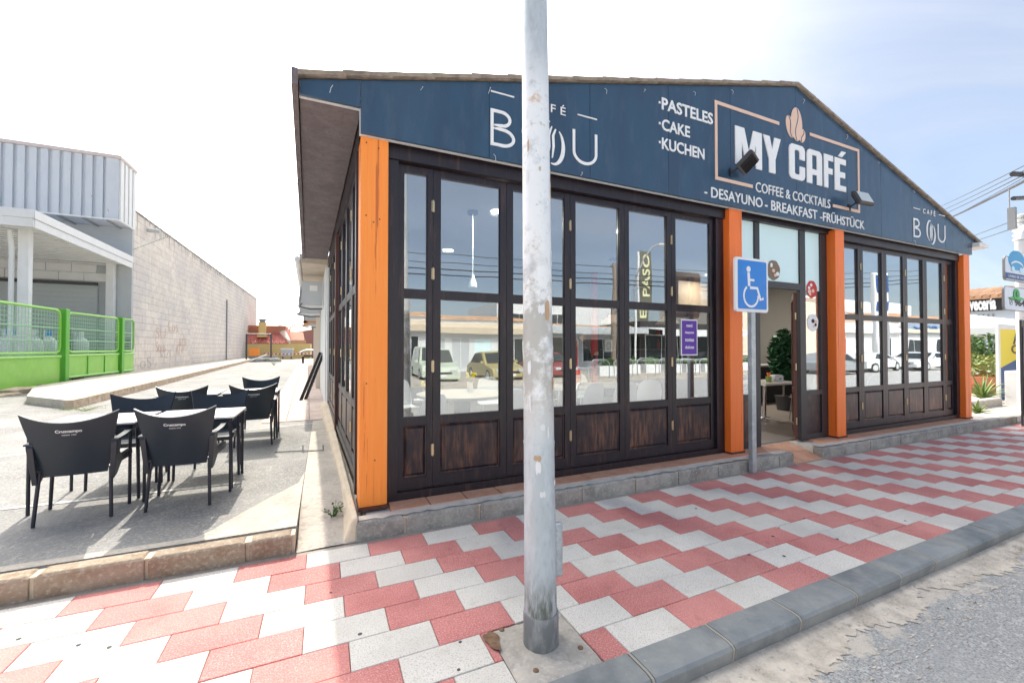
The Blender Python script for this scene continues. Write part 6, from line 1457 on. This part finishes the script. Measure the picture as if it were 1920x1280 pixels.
def build_person(loc):
    t = thing('person', 'person in black clothes standing behind the glass beside the red column, one arm raised', 'person', loc, R(200))
    s = .95
    V = [(0, 0, .94), (0, 0, 1.08), (0, .01, 1.25), (0, 0, 1.42), (0, 0, 1.50), (0, .01, 1.58), (0, .015, 1.66), (0, .01, 1.74),
         (.19, 0, 1.40), (.23, -.02, 1.12), (.20, .12, .92), (.20, .17, .85),
         (-.19, 0, 1.40), (-.25, .05, 1.14), (-.10, .26, 1.22), (-.03, .31, 1.27),
         (.10, 0, .86), (.12, .02, .48), (.12, -.02, .09), (.13, .12, .03),
         (-.10, 0, .86), (-.13, .02, .48), (-.14, -.02, .09), (-.16, .12, .03)]
    E_ = [(0, 1), (1, 2), (2, 3), (3, 4), (4, 5), (5, 6), (6, 7), (3, 8), (8, 9), (9, 10), (10, 11), (3, 12), (12, 13), (13, 14), (14, 15), (0, 16), (16, 17), (17, 18), (18, 19), (0, 20), (20, 21), (21, 22), (22, 23)]
    Rr = [(.16, .11), (.14, .10), (.17, .11), (.13, .09), .05, .065, .082, .06, .06, .045, .032, .026, .06, .045, .032, .026, .09, .06, .045, .035, .09, .06, .045, .035]
    V = [(x*s, y*s, z*s) for x, y, z in V]
    b = skin_mesh('body', V, E_, Rr, M['black'], t)
    # face, hands and hair
    mb = MB(); mb.lathe([(.02, -.11), (.055, -.08), (.072, -.02), (.074, .03), (.055, .085), (.02, .105)], (0, .018, 1.575), 16); f = part('face', mb, M['skin'], t, True)
    mb = MB(); mb.lathe([(.05, .0), (.083, .03), (.08, .08), (.045, .125), (.01, .135)], (0, -.005, 1.565), 16); mb.lathe([(.03, -.1), (.07, -.03), (.078, .03)], (0, -.018, 1.58), 16); part('hair', mb, M['black'], t, True)
    mb = MB(); mb.tube([(0, .09, 1.585), (0, .108, 1.555), (0, .092, 1.548)], [.008, .013, .008], 6); part('nose', mb, M['skin'], f, True)
    for sx in (-1, 1): mb = MB(); mb.lathe([(.003, -.006), (.010, 0), (.003, .006)], (sx*.027, .082, 1.59), 8); part('eye', mb, M['black'], f, True); mb = MB(); mb.lathe([(.005, -.02), (.014, 0), (.005, .02)], (sx*.075, .01, 1.575), 8); part('ear', mb, M['skin'], f, True)
    mb = MB(); mb.box(-.02, .02, .080, .088, 1.532, 1.538); part('mouth', mb, M['red'], f)
    for (c, d) in (((.19, .165, .80), Vector((0, .3, -1))), ((-.025, .30, 1.215), Vector((.4, 1, .4)))):
        c = Vector(c); d.normalize(); sd = d.cross(Vector((1, 0, .3))).normalized(); Vh = [c, c+d*.05]; Eh = [(0, 1)]; Rh = [(.026, .016), (.036, .014)]
        for k in range(4):
            q = c+d*.085+sd*(k-1.5)*.018; i = len(Vh); Vh += [q, q+d*(.035+.006*(1.5-abs(k-1.5))), q+d*.055-Vector((0, 0, .012))]; Eh += [(1, i), (i, i+1), (i+1, i+2)]; Rh += [.009, .008, .006]
        i = len(Vh); Vh += [c+d*.03-sd*.035, c+d*.06-sd*.045]; Eh += [(0, i), (i, i+1)]; Rh += [.010, .008]
        skin_mesh('hand', [tuple(v) for v in Vh], Eh, Rh, M['skin'], t, 1)
build_interior()

# ================================================================== THE OPPOSITE SIDE OF THE STREET (seen reflected in the glass)
def MIR(px, py, Yr):  # point seen by reflection in the glass plane, standing at depth Yr
    p = ony(px, py, 2*3.85-Yr); return Vector((p.x, Yr, p.z))
def car(x, y, rz, m_, lb, L_=4.1, W_=1.72, H_=1.45, van=False):
    t = thing('parked_car', lb, 'car', (x, y, -.10), rz, 'cars parked across the road')
    hl = L_/2
    if van: prof = [(-hl, .35), (-hl, 1.0), (-hl+.15, H_-.05), (-hl+.5, H_), (hl-1.5, H_), (hl-.95, 1.05), (hl-.2, .9), (hl, .65), (hl, .35)]
    else: prof = [(-hl, .38), (-hl+.02, .85), (-hl+.45, .98), (-hl+1.0, H_-.06), (-hl+1.6, H_), (hl-1.9, H_-.03), (hl-1.15, .98), (hl-.25, .82), (hl, .62), (hl, .38)]
    mb = MB(); n = len(prof); zc = 1.0
    def yy(z): return W_/2-(.0 if z < .95 else .16*(z-.95)/(H_-.95))
    vs = [(a, -yy(z), z-.12) for a, z in prof]+[(a, yy(z), z-.12) for a, z in prof]
    mb.add(vs, [tuple(range(n-1, -1, -1)), tuple(n+i for i in range(n))]+[(i, (i+1) % n, (i+1) % n+n, i+n) for i in range(n)])
    b = part('body', mb, m_, t, False, bevel=.05)
    # glazing slightly proud
    def quad(P, nm, mm, th=.012):
        m2 = MB(); P = [Vector(p) for p in P]; nn = (P[1]-P[0]).cross(P[2]-P[0]).normalized()*th; m2.hexa([p-nn*.2 for p in P], [p+nn for p in P]); return part(nm, m2, mm, t)
    a, c = (prof[-4], prof[-5]) if not van else (prof[-4], prof[-5])
    k1 = [p for p in prof if p[0] > 0 and p[1] > H_-.1][-1]; k2 = [p for p in prof if p[0] > k1[0] and p[1] > .95][0]
    e = .08
    A = Vector((k1[0]+e, 0, k1[1]-.12-e)); Bv = Vector((k2[0]-e*.4, 0, k2[1]-.12+e*.6))
    quad([(Bv.x+.03, -W_/2+.13, Bv.z+.02), (Bv.x+.03, W_/2-.13, Bv.z+.02), (A.x+.03, W_/2-.22, A.z+.02), (A.x+.03, -W_/2+.22, A.z+.02)], 'windscreen', M['dark_glass'])
    for s in (-1, 1):
        z0, z1 = .90, H_-.22
        x0 = -hl+(.35 if van else .75); x1 = k2[0]-.25
        P = [(x0, s*(yy(z0+.12)+.004), z0), (x1, s*(yy(z0+.12)+.004), z0), (k1[0]-.12, s*(yy(z1+.12)+.004), z1), (x0+.35, s*(yy(z1+.12)+.004), z1)]
        if s > 0: P = P[::-1]
        quad(P, 'side_window', M['dark_glass'])
        m2 = MB(); m2.box(hl-.12, hl+.01, s*(W_/2-.30)-.16, s*(W_/2-.30)+.16, .52, .66); part('headlight', m2, M['wall_grey'], t, bevel=.02)
        m2 = MB(); m2.box(k2[0]-.35, k2[0]-.2, min(s*W_/2, s*(W_/2+.14)), max(s*W_/2, s*(W_/2+.14)), .88, 1.0); part('mirror', m2, m_, t, bevel=.02)
        for xw in (-hl+.75, hl-.8):
            m2 = MB(); m2.tube([(xw, s*(W_/2-.19), .31), (xw, s*(W_/2+.01), .31)], .31, 20); wl = part('wheel', m2, M['black'], t, True); m2 = MB(); m2.tube([(xw, s*(W_/2+.005), .31), (xw, s*(W_/2+.022), .31)], .19, 12); part('rim', m2, M['wall_grey'], wl, True)
    m2 = MB(); m2.box(hl-.02, hl+.015, -.26, .26, .33, .44); part('number_plate', m2, M['white_sign'], t)
    m2 = MB(); m2.box(hl-.05, hl+.008, -.5, .5, .46, .56); part('grille', m2, M['black'], t)
    return t
def building(x0, x1, y, h, m_, label, wins, roof=None, canopy=None, depth=10, name='shop_building'):
    t = thing(name, label, 'building'); yb = y-depth
    mb = MB(); mb.box(x0, x1, yb, y, -.1, h); wl = part('wall', mb, m_, t)
    for (wx0, wx1, z0, z1, wm) in wins:
        mb = MB(); mb.box(wx0, wx1, y+.004, y+.03, z0, z1); w_ = part('window', mb, M[wm], wl)
        mb = MB(); mb.box(wx0-.06, wx0, y+.002, y+.06, z0-.06, z1+.06); mb.box(wx1, wx1+.06, y+.002, y+.06, z0-.06, z1+.06); mb.box(wx0, wx1, y+.002, y+.06, z1, z1+.06); mb.box(wx0, wx1, y+.002, y+.06, z0-.06, z0); mb.box((wx0+wx1)/2-.025, (wx0+wx1)/2+.025, y+.031, y+.055, z0, z1); part('window_frame', mb, M['white_paint'], wl)
    if roof:
        mb = MB(); z0, z1 = h+.02, h+roof; mb.hexa([(x0-.2, yb+depth*.4, z1-.1), (x1+.2, yb+depth*.4, z1-.1), (x1+.2, y+.15, z0), (x0-.2, y+.15, z0)], [(x0-.2, yb+depth*.4, z1), (x1+.2, yb+depth*.4, z1), (x1+.2, y+.15, z0+.1), (x0-.2, y+.15, z0+.1)]); x = x0
        while x < x1+.1: mb.tube([(x, y+.15, z0+.1), (x, yb+depth*.4, z1)], .09, 5); x += .42
        part('roof', mb, M['clay_pale'], t)
    if canopy:
        z, d, mm = canopy; mb = MB(); mb.hexa([(x0, y+.01, z+.3), (x1, y+.01, z+.3), (x1, y+d, z), (x0, y+d, z)][::-1], [(x0, y+.01, z+.36), (x1, y+.01, z+.36), (x1, y+d, z+.06), (x0, y+d, z+.06)][::-1]); mb.box(x0, x1, y+d-.02, y+d+.02, z-.35, z+.06); part('awning', mb, M[mm], t)
    return t
def build_opposite():
    mb = MB(); mb.box(-60, 150, -14.5, -9.0, -.15, .02); struct('far_pavement', mb, M['concrete_pale'])
    Y = -20.0
    mb = MB(); mb.box(-60, 150, -20, -14.5, -.15, -.02); struct('forecourt', mb, M['asphalt'])
    building(-14, 4.0, Y, 3.9, M['white_paint'], 'white shop across the road, farthest left in the reflections', [(-10, -6, .5, 2.4, 'dark_glass'), (0.5, 3, .2, 2.4, 'dark_glass')], roof=.7)
    building(4.05, 14.2, Y, 3.5, M['white_paint'], 'long low white shop with tile roof reflected in the first windows', [(4.6, 5.6, .2, 2.2, 'dark_glass'), (6.2, 7.5, .2, 2.2, 'wall_grey'), (8.0, 9.2, .2, 2.2, 'wall_grey'), (9.6, 10.8, .2, 2.2, 'film'), (12, 13.4, .3, 2.2, 'dark_glass')], roof=.7, canopy=(2.9, .5, 'cream_mortar'))
    building(14.3, 24.5, Y-1, 3.2, M['wall_grey'], 'grey-fronted terrace bar with flat pergola reflected in the middle windows', [(14.9, 17.5, .0, 2.4, 'black'), (18.2, 19.0, .0, 2.2, 'red'), (19.5, 23.8, .5, 2.3, 'dark_glass')], roof=.6, canopy=(3.0, 2.2, 'wall_grey'))
    building(24.6, 36.5, Y, 3.8, M['interior_dark'], 'black-fronted cafe with dark glazing reflected beside the purple poster', [(25.2, 28.8, .1, 2.6, 'dark_glass'), (29.4, 35.8, .1, 2.6, 'dark_glass')], roof=None, canopy=(2.9, 2.6, 'white_paint'))
    building(17, 33, Y-14, 6.6, M['white_paint'], 'tall white rear building above the flat roofs in the reflections', [(19, 20.5, 4.2, 5.4, 'dark_glass'), (24, 25.5, 4.2, 5.4, 'dark_glass')])
    building(36.6, 50, Y, 6.6, M['yellow_wall'] if False else mat('cream_wall', (.72, .64, .52), .85), 'cream two-storey house with tile roof reflected in the right bay', [(39, 41, 3.6, 5.2, 'dark_glass'), (44, 46, 3.6, 5.2, 'dark_glass'), (38, 41, .3, 2.5, 'wall_grey'), (43.5, 47, .3, 2.5, 'dark_glass')], roof=1.3)
    building(50.1, 66, Y, 4.6, M['white_paint'], 'white shop with red doors reflected in the right bay', [(52, 53.6, .1, 2.6, 'red'), (56.5, 58.4, .1, 2.6, 'red'), (60, 64.5, .4, 2.6, 'dark_glass')], roof=1.6, canopy=(3.6, .5, 'white_paint'))
    building(66.1, 100, Y, 4.8, M['white_paint'], 'long white building at the end of the row across the road', [(68, 71, .4, 2.6, 'dark_glass'), (74, 78, .4, 2.6, 'dark_glass'), (82, 86, .4, 2.6, 'film')], roof=1.8, canopy=(3.8, .5, 'cream_mortar'))
    building(52, 100, Y-12, 9.5, M['white_paint'], 'large blank white party wall rising behind the tile roofs', [])
    # fascia sign with mirrored lettering
    t = thing('shop_fascia', 'blue-grey shop fascia across the road lettered BOX', 'sign'); mb = MB(); mb.box(66.5, 78, Y+.1, Y+.4, 3.3, 4.6); part('board', mb, mat('slate_blue', (.25, .32, .42), .6), t)
    me = text_mesh('BOX', 68.5, 73, 3.6, 4.3, 0, M['navy'], .02, .03); 
    for v in me.vertices: v.co = (141.5-v.co.x, -v.co.y, v.co.z)
    link('lettering', me, t, (0, Y+.42, 0))
    white = mat('car_white', (.72, .73, .74), .25); 
    car(4.9, -12.6, R(93), mat('car_pale_green', (.55, .62, .50), .3), 'pale green-white van parked facing the cafe', 4.0, 1.75, 1.75, True)
    car(8.1, -12.4, R(90), mat('car_yellow', (.42, .36, .16), .3), 'yellow-bonneted grey car parked facing the cafe', 4.1, 1.75, 1.6)
    car(11.4, -12.6, R(88), mat('car_red', (.28, .04, .04), .3), 'red car parked beside the yellow-bonneted one', 4.0, 1.7, 1.5)
    car(34.0, -8.0, R(4), white, 'white car reflected in the second window of the right bay')
    car(40.0, -8.0, R(184), white, 'white car reflected in the third window of the right bay')
    car(46.5, -8.0, R(3), white, 'white car reflected in the last windows of the right bay')
    car(29.0, -7.9, R(2), mat('car_grey', (.3, .32, .34), .3), 'grey car reflected at the left edge of the right bay')
    # utility pole with wires, lamp with banner
    t = thing('wooden_pole', 'utility pole across the road with several black wires', 'utility pole', (17.2, -14, 0)); mb = MB(); mb.tube([(0, 0, 0), (0, 0, 7.0)], [.17, .13], 12); part('pole', mb, mat('old_wood', (.25, .2, .16), .9), t, True)
    for z in (5.9, 6.3, 6.8): mb = MB(); mb.tube([(-.3, 0, z), (.1, 0, z)], .03, 6); part('bracket', mb, M['dark_grey'], t)
    for k, (z, lb) in enumerate(((6.75, 'topmost wire crossing the street reflections'), (6.3, 'second wire crossing the street reflections'), (5.95, 'third, thicker wire crossing the street reflections'), (5.65, 'lowest, thicker wire crossing the street reflections'))):
        pts = [Vector((-40, -14.5, z+.5)).lerp(Vector((17.2, -14, z)), i/14)+Vector((0, 0, -.9*4*(i/14)*(1-i/14)*.6)) for i in range(15)]; pts += [Vector((17.2, -14, z)).lerp(Vector((48, -10.5, z+1.6)), i/10)+Vector((0, 0, -.7*4*(i/10)*(1-i/10)*.6)) for i in range(1, 11)]
        mb = MB(); mb.tube(pts, .02 if k < 2 else .032, 5); o = part('wire', mb, M['black'], None); tag(o, lb, 'wire')
    t = thing('banner_lamp_post', 'white lamp post across the road with a dark vertical banner reading EL PASO', 'lamp post', (18.9, -14, 0)); mb = MB(); mb.tube([(0, 0, 0), (0, 0, 7.9)], .07, 10); part('pole', mb, M['white_paint'], t, True)
    mb = MB(); mb.tube([(-.4, .1, 4.5), (-.3, .1, 6.0), (.3, .1, 7.4), (1.1, .1, 8.3), (1.7, .1, 8.5)], .05, 8); part('lamp_arm', mb, M['grey'], t, True); mb = MB(); mb.shell(lambda u, v: (1.6+u*.8, .1+(v-.5)*.3, 8.5+.1*math.sin(math.pi*u)*math.sin(math.pi*v)), 6, 4, .08); part('lantern', mb, M['white_paint'], t, True)
    mb = MB(); mb.box(.12, 1.12, -.01, .01, 3.3, 8.0); bn = part('banner', mb, mat('banner_dark', (.12, .12, .09), .6), t)
    me = text_mesh('EL PASO', 0, 4.3, 0, .62, 0, mat('banner_letters', (.75, .75, .45), .5), .01, .02)
    for v in me.vertices: v.co = (.95-v.co.z*0-v.co.z+0, -v.co.y+.022, 0) if False else (.93-v.co.z, .024-v.co.y*.5, 3.5+v.co.x)
    link('lettering', me, bn)
    # fuel-price style totem with big figure
    t = thing('tall_totem', 'tall white and blue totem with a large rounded figure across the road', 'totem', (38.6, -9.5, 0)); mb = MB(); mb.box(-.9, .9, -.2, .2, 0, 7.2); part('body', mb, M['white_paint'], t, bevel=.1); mb = MB(); mb.box(-.8, .8, .202, .23, 5.7, 7.0); p = part('blue_square', mb, M['navy'], t)
    mb = MB(); ribbon(mb, [(.5*math.cos(R(a)), 6.4+.42*math.sin(R(a))) for a in range(40, 330, 15)], .22, .233, .25); part('figure', mb, M['white_vinyl'], p); mb = MB(); mb.box(-.8, .8, .202, .23, 4.3, 5.0); part('blue_band', mb, M['navy'], t); mb = MB(); mb.box(-.7, .7, .202, .23, .4, 4.0); part('grey_field', mb, M['grey'], t)
    t = thing('planter_row', 'row of low white planters with greenery along the far kerb', 'planters', (0, 0, 0))
    for k in range(10):
        x = 14+k*1.6; mb = MB(); mb.box(x, x+1.2, -11.6, -11.2, .02, .55); p = part('planter', mb, M['white_paint'], t); mb = MB(); foliage(mb, (x+.6, -11.4, .75), (.6, .22, .25), 160, .10, k); part('foliage', mb, M['leaf'], p)['kind'] = 'stuff'
    t = thing('pedestrian_rail', 'silver looped pedestrian railing on the far pavement', 'railing')
    for k in range(8): x = 12.2+k*1.5; mb = MB(); mb.tube([(x, -9.6, .02), (x, -9.6, .8), (x+.2, -9.6, .95), (x+1.0, -9.6, .95), (x+1.2, -9.6, .8), (x+1.2, -9.6, .02)], .025, 8); part('hoop', mb, M['galv'], t, True)
    # low boundary behind the forecourt and beyond so the street closes off
    building(-45, -14.2, Y, 4.2, mat('cream_wall', (.72, .64, .52), .85), 'cream building on the near left across the road, behind the viewer', [(-30, -27, .5, 2.4, 'dark_glass')], roof=.8)
build_opposite()
